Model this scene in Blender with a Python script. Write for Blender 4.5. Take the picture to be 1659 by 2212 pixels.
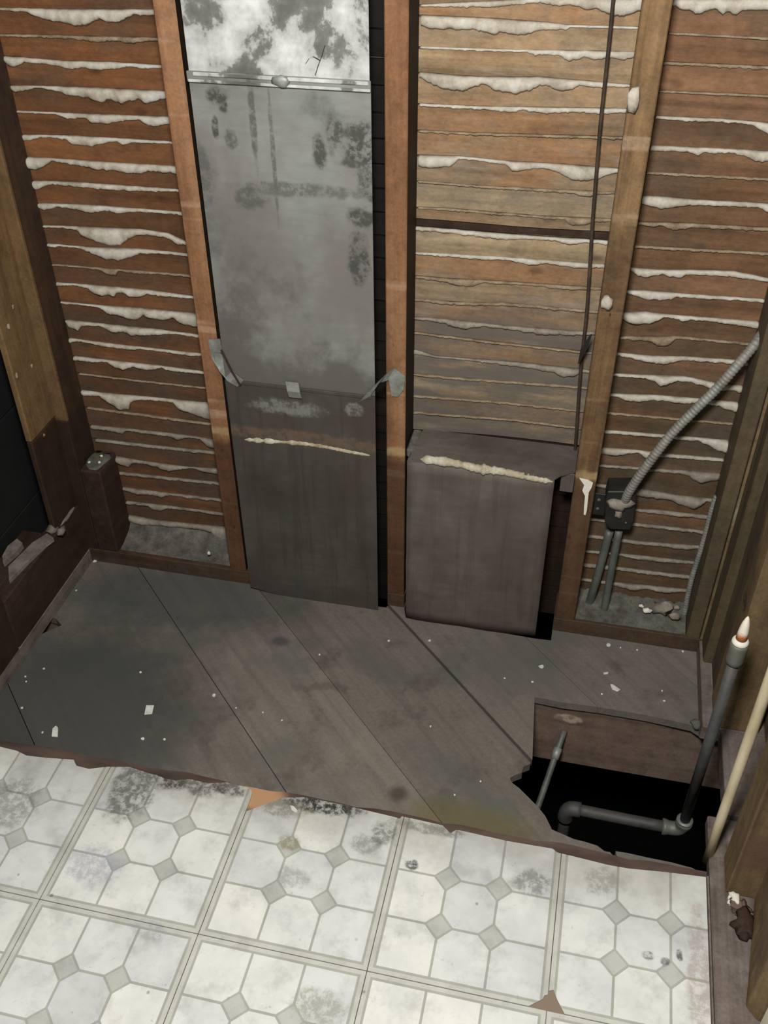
import bpy, bmesh, math, random
from mathutils import Vector, noise as mnoise

for _o in list(bpy.data.objects):
    bpy.data.objects.remove(_o)
scn = bpy.context.scene
col = scn.collection

# ------------------------------------------------------------------ camera
F_PX, YAW, PITCH, ROLL = 2127.8, 0.2261, 0.6706, -0.0081
CAM = Vector((0.5251, -0.7996, 1.6543))
_f = Vector((-math.sin(YAW) * math.cos(PITCH), math.cos(YAW) * math.cos(PITCH), -math.sin(PITCH)))
_r0 = Vector((math.cos(YAW), math.sin(YAW), 0))
_u0 = _r0.cross(_f)
_r = _r0 * math.cos(ROLL) + _u0 * math.sin(ROLL)
_u = -_r0 * math.sin(ROLL) + _u0 * math.cos(ROLL)
cd = bpy.data.cameras.new('camera')
cam = bpy.data.objects.new('camera', cd)
col.objects.link(cam)
cd.sensor_fit = 'VERTICAL'
cd.sensor_height = 36.0
cd.sensor_width = 27.0
cd.lens = 36.0 * F_PX / 2212.0
cd.clip_start = 0.02
from mathutils import Matrix
cam.matrix_world = Matrix(((_r.x, _u.x, -_f.x, CAM.x), (_r.y, _u.y, -_f.y, CAM.y), (_r.z, _u.z, -_f.z, CAM.z), (0, 0, 0, 1)))
scn.camera = cam

# ------------------------------------------------------------------ light and exposure
world = bpy.data.worlds.new('dim_room')
scn.world = world
world.use_nodes = True
world.node_tree.nodes['Background'].inputs[0].default_value = (0.95, 0.93, 0.9, 1)
world.node_tree.nodes['Background'].inputs[1].default_value = 0.06
ld = bpy.data.lights.new('work_lamp', 'POINT')
ld.energy = 142
ld.color = (0.99, 1.0, 0.965)
ld.shadow_soft_size = 0.12
lamp = bpy.data.objects.new('work_lamp', ld)
col.objects.link(lamp)
lamp.location = (0.42, -0.56, 1.88)
scn.view_settings.view_transform = 'Standard'
scn.view_settings.look = 'None'
scn.view_settings.gamma = 1.0
scn.view_settings.exposure = 0.0
scn.view_settings.use_curve_mapping = False

# ------------------------------------------------------------------ measuring: photo pixel -> point on a real plane
def at(px, py, axis, val):
    d = _f + _r * ((px - 829.5) / F_PX) - _u * ((py - 1106) / F_PX)
    t = (val - CAM[axis]) / d[axis]
    return CAM + d * t

YW = 0.9066      # front of the back wall's studs
YB = 0.9986      # face of the lath behind them
ZS = -0.025      # top of the diagonal boards
ZP = 0.016       # top of the bottom plates
XL = -0.642      # left wall
XR = 0.873       # right wall
T = 0.3048       # vinyl tile
R = random.Random(7)

# ------------------------------------------------------------------ object helpers
def link(o, parent):
    col.objects.link(o)
    if parent is not None:
        o.parent = parent
    return o

def wloc(o):
    v = Vector(o.location)
    p = o.parent
    while p is not None:
        v += p.location
        p = p.parent
    return v

def tag(o, label=None, cat=None, group=None, kind=None):
    if label: o['label'] = label
    if cat: o['category'] = cat
    if group: o['group'] = group
    if kind: o['kind'] = kind
    return o

def empty(name, loc, label=None, cat=None, group=None, kind=None):
    o = bpy.data.objects.new(name, None)
    o.empty_display_size = 0.05
    o.location = loc
    col.objects.link(o)
    return tag(o, label, cat, group, kind)

def obj(name, verts, faces, mat, parent=None, smooth=False, label=None, bevel=0.0, base=False):
    verts = [Vector(v) for v in verts]
    lo = Vector([min(v[i] for v in verts) for i in range(3)])
    hi = Vector([max(v[i] for v in verts) for i in range(3)])
    c = (lo + hi) / 2
    if base: c.z = lo.z
    me = bpy.data.meshes.new(name)
    me.from_pydata([v - c for v in verts], [], faces)
    bm = bmesh.new(); bm.from_mesh(me)
    bmesh.ops.recalc_face_normals(bm, faces=bm.faces)
    if bevel > 0:
        bmesh.ops.bevel(bm, geom=[e for e in bm.edges], offset=bevel, segments=1, affect='EDGES', profile=0.5)
    bm.to_mesh(me); bm.free()
    if smooth:
        for p in me.polygons: p.use_smooth = True
    me.materials.append(mat)
    o = bpy.data.objects.new(name, me)
    link(o, parent)
    o.location = c - (wloc(parent) if parent is not None else Vector((0, 0, 0)))
    if label: o['label'] = label
    return o

BOXF = [(0, 1, 3, 2), (4, 6, 7, 5), (0, 4, 5, 1), (2, 3, 7, 6), (0, 2, 6, 4), (1, 5, 7, 3)]
def box(name, x0, x1, y0, y1, z0, z1, mat, parent=None, bevel=0.0015, label=None, base=False):
    vs = [(x, y, z) for x in (x0, x1) for y in (y0, y1) for z in (z0, z1)]
    return obj(name, vs, BOXF, mat, parent, label=label, bevel=bevel, base=base)

def prism(name, poly, axis, v0, v1, mat, parent=None, label=None, bevel=0.0, base=False):
    """poly: 3D points lying on a plane normal to axis; extruded from v0 to v1 along that axis"""
    n = len(poly); vs = []
    for v in (v0, v1):
        for p in poly:
            q = list(p); q[axis] = v; vs.append(q)
    fs = [tuple(range(n)), tuple(range(2 * n - 1, n - 1, -1))] + [(i, (i + 1) % n, n + (i + 1) % n, n + i) for i in range(n)]
    return obj(name, vs, fs, mat, parent, label=label, bevel=bevel, base=base)

def resample(pts, step):
    pts = [Vector(p) for p in pts]
    if len(pts) == 2:
        n = max(2, int((pts[1] - pts[0]).length / step))
        return [pts[0].lerp(pts[1], i / n) for i in range(n + 1)]
    out = []
    P = [pts[0] * 2 - pts[1]] + pts + [pts[-1] * 2 - pts[-2]]
    for i in range(1, len(P) - 2):
        a, b, c, d = P[i - 1:i + 3]
        n = max(2, int((c - b).length / step))
        for k in range(n):
            t = k / n
            out.append(0.5 * (2 * b + (c - a) * t + (2 * a - 5 * b + 4 * c - d) * t * t + (3 * b - a - 3 * c + d) * t ** 3))
    out.append(pts[-1])
    return out

def tubegeo(pts, rad, seg=12, step=0.02, sharp=False):
    P = [Vector(p) for p in pts] if sharp else resample(pts, step)
    vs, fs = [], []
    n = len(P); L = 0
    ref = None
    for i, p in enumerate(P):
        t = (P[min(i + 1, n - 1)] - P[max(i - 1, 0)]).normalized()
        if ref is None:
            ref = Vector((0, 1, 0)) if abs(t.y) < 0.9 else Vector((1, 0, 0))
        a = (ref - t * ref.dot(t)).normalized(); ref = a
        b = t.cross(a)
        if i: L += (p - P[i - 1]).length
        r = rad(L, i / (n - 1)) if callable(rad) else rad
        for k in range(seg):
            w = 2 * math.pi * k / seg
            vs.append(p + a * (r * math.cos(w)) + b * (r * math.sin(w)))
    for i in range(n - 1):
        for k in range(seg):
            k2 = (k + 1) % seg
            fs.append((i * seg + k, i * seg + k2, (i + 1) * seg + k2, (i + 1) * seg + k))
    fs.append(tuple(range(seg))); fs.append(tuple((n - 1) * seg + k for k in reversed(range(seg))))
    return vs, fs

def tube(name, pts, rad, mat, parent=None, seg=12, step=0.02, sharp=False, label=None):
    vs, fs = tubegeo(pts, rad, seg, step, sharp)
    o = obj(name, vs, fs, mat, parent, smooth=True, label=label)
    return o

def rings(name, prof, cx, cy, mat, parent=None, seg=20, label=None, axis='Z', smooth=True):
    """lathe: prof = [(r, h)] about a vertical (or X) axis through cx, cy"""
    vs, fs = [], []
    for r, h in prof:
        for k in range(seg):
            w = 2 * math.pi * k / seg
            if axis == 'Z': vs.append((cx + r * math.cos(w), cy + r * math.sin(w), h))
            else: vs.append((h, cx + r * math.cos(w), cy + r * math.sin(w)))
    for i in range(len(prof) - 1):
        for k in range(seg):
            k2 = (k + 1) % seg
            fs.append((i * seg + k, i * seg + k2, (i + 1) * seg + k2, (i + 1) * seg + k))
    fs.append(tuple(range(seg))); fs.append(tuple((len(prof) - 1) * seg + k for k in range(seg)))
    o = obj(name, vs, fs, mat, parent, label=label)
    if smooth:
        for p in o.data.polygons: p.use_smooth = len(p.vertices) == 4
    return o

def ribbon(name, path, wid, thick, nrm, mat, parent=None, label=None):
    """bent strip: path of 3D centres, wid = list of half-width vectors, nrm = list of thickness normals"""
    vs, fs = [], []
    for p, w, nn in zip(path, wid, nrm):
        p = Vector(p); w = Vector(w); nn = Vector(nn).normalized() * thick
        vs += [p - w, p + w, p + w + nn, p - w + nn]
    n = len(path)
    for i in range(n - 1):
        for k in range(4):
            k2 = (k + 1) % 4
            fs.append((i * 4 + k, i * 4 + k2, i * 4 + 4 + k2, i * 4 + 4 + k))
    fs += [(0, 1, 2, 3), tuple((n - 1) * 4 + k for k in (3, 2, 1, 0))]
    return obj(name, vs, fs, mat, parent, label=label)

def lump(name, c, rad, mat, parent=None, seed=0, rough=0.35, label=None, sub=2, base=False):
    bm = bmesh.new()
    bmesh.ops.create_icosphere(bm, subdivisions=sub, radius=1)
    vs = []
    for v in bm.verts:
        d = 1 + rough * mnoise.noise(v.co * 1.7 + Vector((seed * 3.1, seed * 1.7, seed)))
        d += rough * 0.5 * mnoise.noise(v.co * 4 + Vector((seed * 7.1, 0, seed)))
        vs.append(Vector((c[0] + v.co.x * rad[0] * d, c[1] + v.co.y * rad[1] * d, c[2] + v.co.z * rad[2] * d)))
    fs = [tuple(v.index for v in f.verts) for f in bm.faces]
    bm.free()
    o = obj(name, vs, fs, mat, parent, smooth=True, label=label, base=base)
    return o

# ------------------------------------------------------------------ material helpers
def S(r, g, b):
    def l(c):
        c /= 255.0
        return c / 12.92 if c <= 0.04045 else ((c + 0.055) / 1.055) ** 2.4
    return (l(r), l(g), l(b), 1)

class M:
    def __init__(self, name, rough=0.8, metal=0.0, spec=0.3):
        self.m = bpy.data.materials.new(name)
        self.m.use_nodes = True
        self.t = self.m.node_tree
        self.b = self.t.nodes['Principled BSDF']
        self.b.inputs['Roughness'].default_value = rough
        self.b.inputs['Metallic'].default_value = metal
        self.b.inputs['Specular IOR Level'].default_value = spec
        self.geo = self.t.nodes.new('ShaderNodeNewGeometry')
        self.pos = self.geo.outputs['Position']
    def n(self, typ, **kw):
        nd = self.t.nodes.new(typ)
        for k, v in kw.items(): setattr(nd, k, v)
        return nd
    def setin(self, sock, v):
        if hasattr(v, 'is_linked') or isinstance(v, bpy.types.NodeSocket): self.t.links.new(v, sock)
        else: sock.default_value = v
    def scaled(self, s, off=(0, 0, 0), src=None):
        nd = self.n('ShaderNodeMapping')
        self.t.links.new(src or self.pos, nd.inputs['Vector'])
        nd.inputs['Scale'].default_value = s
        nd.inputs['Location'].default_value = off
        return nd.outputs[0]
    def noise(self, scale, stretch=(1, 1, 1), detail=4, rough=0.55, off=(0, 0, 0), vec=None, dist=0.0):
        nd = self.n('ShaderNodeTexNoise')
        self.t.links.new(self.scaled(stretch, off, vec), nd.inputs['Vector'])
        nd.inputs['Scale'].default_value = scale
        nd.inputs['Detail'].default_value = detail
        nd.inputs['Roughness'].default_value = rough
        nd.inputs['Distortion'].default_value = dist
        return nd.outputs['Fac']
    def math(self, op, a, b=0.0, c=None):
        nd = self.n('ShaderNodeMath', operation=op)
        self.setin(nd.inputs[0], a); self.setin(nd.inputs[1], b)
        if c is not None: self.setin(nd.inputs[2], c)
        return nd.outputs[0]
    def step(self, v, lo, hi):
        nd = self.n('ShaderNodeMapRange', interpolation_type='SMOOTHSTEP')
        self.setin(nd.inputs[0], v)
        nd.inputs[1].default_value = lo; nd.inputs[2].default_value = hi
        nd.inputs[3].default_value = 0; nd.inputs[4].default_value = 1
        return nd.outputs[0]
    def ramp(self, fac, stops):
        nd = self.n('ShaderNodeValToRGB')
        self.setin(nd.inputs[0], fac)
        e = nd.color_ramp.elements
        while len(e) < len(stops): e.new(0.5)
        for el, (p, c) in zip(e, stops):
            el.position = p; el.color = c
        return nd.outputs[0]
    def mix(self, fac, a, b, mode='MIX'):
        nd = self.n('ShaderNodeMix', data_type='RGBA', blend_type=mode)
        self.setin(nd.inputs[0], fac); self.setin(nd.inputs[6], a); self.setin(nd.inputs[7], b)
        return nd.outputs[2]
    def xyz(self):
        nd = self.n('ShaderNodeSeparateXYZ'); self.t.links.new(self.pos, nd.inputs[0])
        return nd.outputs
    def rnd(self):
        return self.n('ShaderNodeObjectInfo').outputs['Random']
    def spot(self, c, r, wob=0.4, nscale=30, soft=0.35):
        """soft-edged, ragged patch of wear around a fixed place on the surface"""
        sub = self.n('ShaderNodeVectorMath', operation='SUBTRACT')
        self.t.links.new(self.pos, sub.inputs[0]); sub.inputs[1].default_value = c
        div = self.n('ShaderNodeVectorMath', operation='DIVIDE')
        self.t.links.new(sub.outputs[0], div.inputs[0]); div.inputs[1].default_value = r
        ln = self.n('ShaderNodeVectorMath', operation='LENGTH')
        self.t.links.new(div.outputs[0], ln.inputs[0])
        w = self.math('MULTIPLY_ADD', self.noise(nscale, detail=5, rough=0.7), wob * 2, -wob)
        d = self.math('ADD', ln.outputs['Value'], w)
        return self.math('SUBTRACT', 1.0, self.step(d, 1 - soft, 1 + soft))
    def ragged(self, c, r, amt, nscale=55, wob=0.7):
        k = self.spot(c, r, wob, nscale, 0.3)
        br = self.step(self.noise(nscale * 1.6, detail=6, rough=0.75, off=(c[0] * 9, c[1] * 7, 3)), 0.40, 0.56)
        return self.math('MULTIPLY', self.math('MULTIPLY', k, self.math('MULTIPLY_ADD', br, 0.75, 0.25)), amt)
    def color(self, c): self.setin(self.b.inputs['Base Color'], c)
    def rough(self, v): self.setin(self.b.inputs['Roughness'], v)
    def bump(self, h, strength=0.4, dist=0.002):
        nd = self.n('ShaderNodeBump')
        self.setin(nd.inputs['Height'], h)
        nd.inputs['Strength'].default_value = strength
        nd.inputs['Distance'].default_value = dist
        self.t.links.new(nd.outputs[0], self.b.inputs['Normal'])

def wood(name, c0, c1, c2, axis=2, gscale=1.0, rough=0.75, tub=None, dirt=None, dirtamt=0.5, vary=0.25, fine=1.0, streaks=0.0, dots=False, lo=0.30, hi=0.72, mott=0.7, spots=None):
    """c0 dark grain, c1 base, c2 light grain; tub = colour of the grime below the old tub line"""
    m = M(name, rough, spec=0.2)
    st = [1.0, 1.0, 1.0]; st[axis] = 0.06
    g1 = m.noise(38 * gscale, st, 6, 0.62, dist=0.6)
    g2 = m.noise(9 * gscale, [1 if i != axis else 0.18 for i in range(3)], 3, 0.5, off=(3, 1, 7), dist=0.8)
    g = m.math('MULTIPLY_ADD', g1, 0.6, m.math('MULTIPLY', g2, 0.4))
    c = m.ramp(g, [(lo, c0), (0.5, c1), (hi, c2)])
    if vary:
        v = m.math('MULTIPLY_ADD', m.rnd(), vary * 2, 1 - vary)
        cc = m.n('ShaderNodeCombineColor')
        for i in range(3): m.t.links.new(v, cc.inputs[i])
        c = m.mix(1.0, c, cc.outputs[0], 'MULTIPLY')
    if streaks:
        s = m.step(m.noise(60 * gscale, [1 if i != axis else 0.02 for i in range(3)], 3, 0.6, off=(5, 5, 5)), 0.6, 0.7)
        c = m.mix(m.math('MULTIPLY', s, streaks), c, c0)
    if dirt:
        d = m.step(m.noise(5.5, (1, 1, 1), 5, 0.6, off=(11, 4, 2)), 0.46, 0.68)
        c = m.mix(m.math('MULTIPLY', d, dirtamt), c, dirt)
    if dots:
        vo = m.n('ShaderNodeTexVoronoi', feature='F1')
        m.t.links.new(m.scaled((1, 1, 0.55)), vo.inputs['Vector']); vo.inputs['Scale'].default_value = 26
        dd = m.math('SUBTRACT', 1.0, m.step(vo.outputs['Distance'], 0.07, 0.10))
        keep = m.step(m.noise(17, off=(2, 9, 4), detail=1), 0.52, 0.55)
        c = m.mix(m.math('MULTIPLY', m.math('MULTIPLY', dd, keep), 0.8), c, S(35, 22, 16))
    if dots:
        bd = m.step(m.noise(30, (0.04, 0.04, 1), 2, 0.5, off=(3, 3, 8)), 0.60, 0.70)
        c = m.mix(m.math('MULTIPLY', bd, 0.35), c, S(196, 168, 142))
    if tub:
        z = m.xyz()[2]
        zz = m.math('ADD', z, m.math('MULTIPLY_ADD', m.noise(14, detail=3), 0.05, -0.025))
        k = m.math('SUBTRACT', 1.0, m.step(zz, 0.395, 0.425))
        k = m.math('MULTIPLY', k, m.math('MULTIPLY_ADD', m.noise(7, (1, 1, 0.4), 4, off=(8, 2, 1)), 0.6, 0.45))
        c = m.mix(k, c, tub)
        bz = m.math('ABSOLUTE', m.math('SUBTRACT', m.math('ADD', z, m.math('MULTIPLY_ADD', m.noise(25, off=(2, 2, 2)), 0.02, -0.01)), 0.436))
        bk = m.math('MULTIPLY', m.math('SUBTRACT', 1.0, m.step(bz, 0.004, 0.014)), 0.55 if dots else 0.0)
        c = m.mix(bk, c, S(186, 164, 120))
    if mott:
        mo = m.noise(26, (1, 1, 1), 6, 0.75, off=(9, 1, 3))
        c = m.mix(mott, c, m.ramp(mo, [(0.3, (0.55, 0.52, 0.5, 1)), (0.5, (0.98, 0.98, 0.98, 1)), (0.7, (1.25, 1.24, 1.22, 1))]), 'MULTIPLY')
    fi = m.noise(170, (1, 1, 1), 3, 0.8, off=(1, 9, 3))
    c = m.mix(0.4, c, m.ramp(fi, [(0.3, (0.6, 0.6, 0.6, 1)), (0.7, (1.3, 1.3, 1.3, 1))]), 'MULTIPLY')
    for (p_, r_, c_, a_) in (spots or []):
        c = m.mix(m.ragged(p_, r_, a_, 30, 0.7), c, c_)
    m.color(c)
    m.bump(g1, 0.35, 0.0015)
    return m.m

MAT = {}
MAT['stud'] = wood('stud_wood', S(100, 68, 47), S(142, 102, 73), S(170, 132, 100), 2, 0.9, tub=S(72, 48, 36), vary=0.08, dirt=S(120, 84, 60), dirtamt=0.35, dots=True)
MAT['stud_grey'] = wood('weathered_stud_wood', S(80, 60, 40), S(128, 100, 70), S(156, 126, 92), 2, 0.8, tub=S(84, 62, 46), vary=0.08, dirt=S(78, 60, 42), dirtamt=0.9, dots=True, streaks=0.4)
MAT['stud_dark'] = wood('grimy_stud_wood', S(44, 32, 22), S(66, 48, 34), S(84, 62, 44), 2, 0.8, tub=S(46, 34, 28), vary=0.05, dirt=S(54, 44, 40), dirtamt=0.6)
MAT['stud_old'] = wood('yellowed_stud_wood', S(86, 66, 42), S(116, 92, 62), S(138, 112, 78), 2, 0.8, tub=S(58, 44, 34), vary=0.05, dirt=S(104, 78, 60), dirtamt=0.8)
MAT['stud_side'] = wood('dark_stud_side', S(30, 22, 15), S(46, 34, 24), S(60, 46, 32), 2, 0.8, vary=0.0, dirt=S(40, 32, 26), dirtamt=0.5)
MAT['bay_dark'] = wood('shade_dark_lath', S(16, 13, 10), S(24, 19, 15), S(34, 27, 21), 0, 0.8, vary=0.2)  # lath colour blackened to paint the shade behind the tall duct
MAT['plate'] = wood('bottom_plate_wood', S(54, 38, 28), S(84, 64, 50), S(100, 80, 64), 0, 0.9, vary=0.05, dirt=S(74, 66, 58), dirtamt=0.6)
MAT['plate_y'] = wood('side_plate_wood', S(78, 66, 60), S(112, 100, 93), S(134, 122, 115), 1, 0.9, vary=0.05, dirt=S(150, 141, 135), dirtamt=0.8, streaks=0.4)
MAT['ledger'] = wood('dark_blocking_wood', S(40, 28, 22), S(58, 42, 34), S(74, 56, 46), 1, 0.8, vary=0.05, dirt=S(66, 52, 46), dirtamt=0.5)
MAT['joist'] = wood('joist_wood', S(96, 78, 68), S(124, 104, 92), S(140, 120, 106), 0, 0.9, vary=0.0, spots=[(tuple(at(1228, 1552, 1, .70)), (.03, .05, .012), S(196, 176, 156), .9)], dirt=S(74, 64, 52), dirtamt=0.5)
MAT['right_wood'] = wood('right_stud_wood', S(84, 68, 48), S(120, 100, 72), S(146, 126, 94), 2, 0.8, tub=None, vary=0.12, dirt=S(92, 76, 60), dirtamt=0.8, streaks=0.4, spots=[(tuple(at(1608, 1100, 0, .894)), (.05, .02, .05), S(150, 142, 128), .8), (tuple(at(1622, 1190, 0, .894)), (.05, .01, .05), S(168, 150, 140), .8), (tuple(at(1615, 1300, 0, .9)), (.05, .02, .02), S(58, 44, 30), .9), (tuple(at(1600, 1850, 0, .905)), (.06, .03, .06), S(112, 84, 72), .7)])
MAT['right_dark'] = wood('right_grimy_wood', S(62, 52, 38), S(88, 75, 57), S(102, 88, 68), 2, 0.8, vary=0.05, dirt=S(74, 66, 60), dirtamt=0.7, streaks=0.3)

def lath_mat(name, stops, dirt, dirtamt, smear=False):
    m = M(name, 0.8, spec=0.2)
    x, y, z = m.xyz()
    sh = m.n('ShaderNodeVectorMath', operation='ADD')
    m.t.links.new(m.pos, sh.inputs[0])
    cx = m.n('ShaderNodeCombineXYZ'); r = m.rnd()
    m.setin(cx.inputs[0], m.math('MULTIPLY', r, 9.0)); m.setin(cx.inputs[1], m.math('MULTIPLY', r, 5.0))
    m.t.links.new(cx.outputs[0], sh.inputs[1])
    v = sh.outputs[0]
    tone = m.math('ADD', m.math('MULTIPLY_ADD', m.math('FRACT', m.math('MULTIPLY', r, 7.31)), 0.55, 0.05),
                  m.math('MULTIPLY', m.noise(4.5, (1, 0.3, 0.6), 2, vec=v), 0.6))
    c = m.ramp(tone, stops)
    g1 = m.noise(30, (0.05, 1, 1.0), 6, 0.65, vec=v, dist=0.5)
    c = m.mix(0.75, c, m.ramp(g1, [(0.3, (0.35, 0.33, 0.3, 1)), (0.5, (0.9, 0.9, 0.9, 1)), (0.72, (1.3, 1.3, 1.3, 1))]), 'MULTIPLY')
    kn = m.n('ShaderNodeTexVoronoi', feature='F1'); m.t.links.new(m.scaled((1, 1, 2.0), (0, 0, 0), v), kn.inputs['Vector'])
    kn.inputs['Scale'].default_value = 7
    c = m.mix(m.math('MULTIPLY', m.math('SUBTRACT', 1.0, m.step(kn.outputs['Distance'], 0.03, 0.16)), 0.6), c, S(66, 42, 26))
    d = m.step(m.noise(6, (0.7, 1, 1.6), 5, 0.65, off=(4, 8, 1)), 0.44, 0.64)
    hgt = m.math('SUBTRACT', 1.0, m.step(m.math('ADD', z, m.math('MULTIPLY', m.noise(6, off=(1, 1, 1)), 0.2)), 0.68, 0.98))
    d2 = m.math('MAXIMUM', m.math('MULTIPLY', d, dirtamt), m.math('MULTIPLY', hgt, m.step(m.noise(7, (0.6, 1, 2.2), 4, off=(9, 3, 3)), 0.34, 0.6)))
    c = m.mix(m.math('MULTIPLY', d2, 0.85), c, dirt)
    mo = m.noise(24, (0.6, 1, 1), 6, 0.75, off=(9, 1, 3))
    c = m.mix(0.7, c, m.ramp(mo, [(0.3, (0.58, 0.56, 0.54, 1)), (0.5, (0.98, 0.98, 0.98, 1)), (0.7, (1.24, 1.23, 1.2, 1))]), 'MULTIPLY')
    fi = m.noise(170, (0.5, 1, 1), 3, 0.8, off=(1, 9, 3))
    c = m.mix(0.45, c, m.ramp(fi, [(0.3, (0.6, 0.6, 0.6, 1)), (0.7, (1.3, 1.3, 1.3, 1))]), 'MULTIPLY')
    if smear:
        k = m.step(m.noise(7, (0.45, 1, 2.6), 6, 0.68, off=(3, 3, 5)), 0.53, 0.66)
        c = m.mix(m.math('MULTIPLY', k, 0.6), c, S(150, 142, 128))
        zl = m.math('SUBTRACT', 1.0, m.step(m.math('ADD', z, m.math('MULTIPLY_ADD', m.noise(5, off=(7, 7, 7)), 0.16, -0.08)), 0.66, 0.80))
        k2 = m.step(m.noise(8, (0.4, 1, 2.4), 6, 0.65, off=(1, 9, 5)), 0.40, 0.56)
        c = m.mix(m.math('MULTIPLY', m.math('MULTIPLY', zl, k2), 0.8), c, S(98, 92, 88))
        k3 = m.step(m.noise(6, (0.6, 1, 2.0), 5, 0.6, off=(5, 2, 8)), 0.54, 0.66)
        c = m.mix(m.math('MULTIPLY', m.math('MULTIPLY', zl, k3), 0.55), c, S(118, 110, 84))
    m.color(c)
    m.bump(g1, 0.4, 0.0015)
    return m.m
MAT['lath_red'] = lath_mat('red_brown_lath', [(0.15, S(72, 50, 34)), (0.42, S(96, 66, 43)), (0.62, S(112, 75, 48)), (0.85, S(124, 82, 52))], S(82, 68, 57), 0.6)
MAT['lath_tan'] = lath_mat('weathered_tan_lath', [(0.15, S(112, 91, 69)), (0.4, S(138, 114, 88)), (0.6, S(152, 114, 82)), (0.85, S(158, 138, 110))], S(112, 104, 92), 0.7, True)
MAT['lath_brown'] = lath_mat('brown_lath', [(0.15, S(78, 60, 43)), (0.4, S(104, 80, 57)), (0.62, S(118, 86, 61)), (0.85, S(132, 98, 73))], S(86, 75, 62), 0.6)

def plaster_mat(name, a, b, c_, sc=22, rough=0.95):
    m = M(name, rough, spec=0.1)
    n1 = m.noise(sc, detail=6, rough=0.7)
    n2 = m.noise(sc * 6, detail=4, rough=0.7, off=(3, 3, 3))
    c = m.ramp(n1, [(0.3, a), (0.5, b), (0.72, c_)])
    c = m.mix(0.35, c, m.ramp(n2, [(0.35, (0.55, 0.54, 0.52, 1)), (0.6, (1.1, 1.1, 1.1, 1))]), 'MULTIPLY')
    m.color(c)
    m.bump(n2, 0.5, 0.0012)
    return m.m
MAT['key'] = plaster_mat('grey_white_plaster', S(152, 141, 124), S(190, 181, 167), S(207, 203, 196), 14)
MAT['key_thin'] = plaster_mat('thin_tan_plaster', S(112, 96, 78), S(146, 128, 106), S(172, 156, 134), 40)
MAT['key_low'] = plaster_mat('dusty_plaster', S(112, 102, 92), S(146, 136, 124), S(168, 158, 146), 24)
MAT['chip'] = plaster_mat('white_plaster_chip', S(196, 192, 182), S(222, 220, 212), S(236, 234, 228), 30)
MAT['slab'] = plaster_mat('dusty_plaster_slab', S(92, 84, 78), S(122, 112, 104), S(138, 132, 122), 26)
MAT['backing'] = plaster_mat('plaster_backing', S(112, 98, 82), S(150, 136, 116), S(166, 152, 134), 20)
MAT['dust'] = plaster_mat('grey_dust', S(74, 70, 64), S(100, 98, 90), S(126, 124, 114), 30)
MAT['caulk'] = plaster_mat('old_caulk', S(140, 124, 96), S(190, 180, 158), S(224, 220, 208), 22, 0.7)

def metal_mat(name, stops, dust, dustamt, scale=12, rough=0.5, metal=0.35, spots=None, low_tone=None, streak=0.0):
    m = M(name, rough, metal, 0.4)
    n1 = m.noise(scale, (1, 1, 0.8), 8, 0.62, dist=0.15)
    c = m.ramp(n1, stops)
    n2 = m.noise(70, (0.25, 1, 1), 3, 0.6, off=(7, 1, 1))
    c = m.mix(0.3, c, m.ramp(n2, [(0.3, (0.6, 0.6, 0.6, 1)), (0.7, (1.25, 1.25, 1.25, 1))]), 'MULTIPLY')
    d = m.step(m.noise(4.2, (1, 1, 0.7), 5, 0.6, off=(2, 7, 5)), 0.4, 0.66)
    c = m.mix(m.math('MULTIPLY', d, dustamt), c, dust)
    if low_tone:  # ragged second tone, spreading more towards the bottom
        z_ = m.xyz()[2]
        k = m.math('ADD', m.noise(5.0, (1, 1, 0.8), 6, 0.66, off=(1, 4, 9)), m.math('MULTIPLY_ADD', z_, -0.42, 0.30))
        c = m.mix(m.math('MULTIPLY', m.step(k, 0.42, 0.60), 0.85), c, low_tone)
    if streak:
        sk = m.step(m.noise(55, (1, 1, 0.05), 4, 0.65, off=(6, 6, 6)), 0.5, 0.66)
        c = m.mix(m.math('MULTIPLY', sk, streak), c, S(62, 56, 50))
    if spots:
        for (p, r, colr, amt) in spots:
            c = m.mix(m.ragged(p, r, amt, 34, 0.8), c, colr)
    m.color(c)
    m.rough(m.math('MULTIPLY_ADD', n1, 0.35, rough - 0.12))
    m.bump(m.noise(6, detail=2), 0.25, 0.004)
    return m.m
g_ = lambda v: S(v, v, v - 4)
def dz(px, py, Y=0.886): return tuple(at(px, py, 1, Y))
MAT['duct_bright'] = metal_mat('bright_galvanized', [(0.40, g_(104)), (0.47, g_(126)), (0.50, g_(190)), (0.64, g_(232))], S(150, 150, 148), 0.2, 11, 0.42, 0.25)
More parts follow.
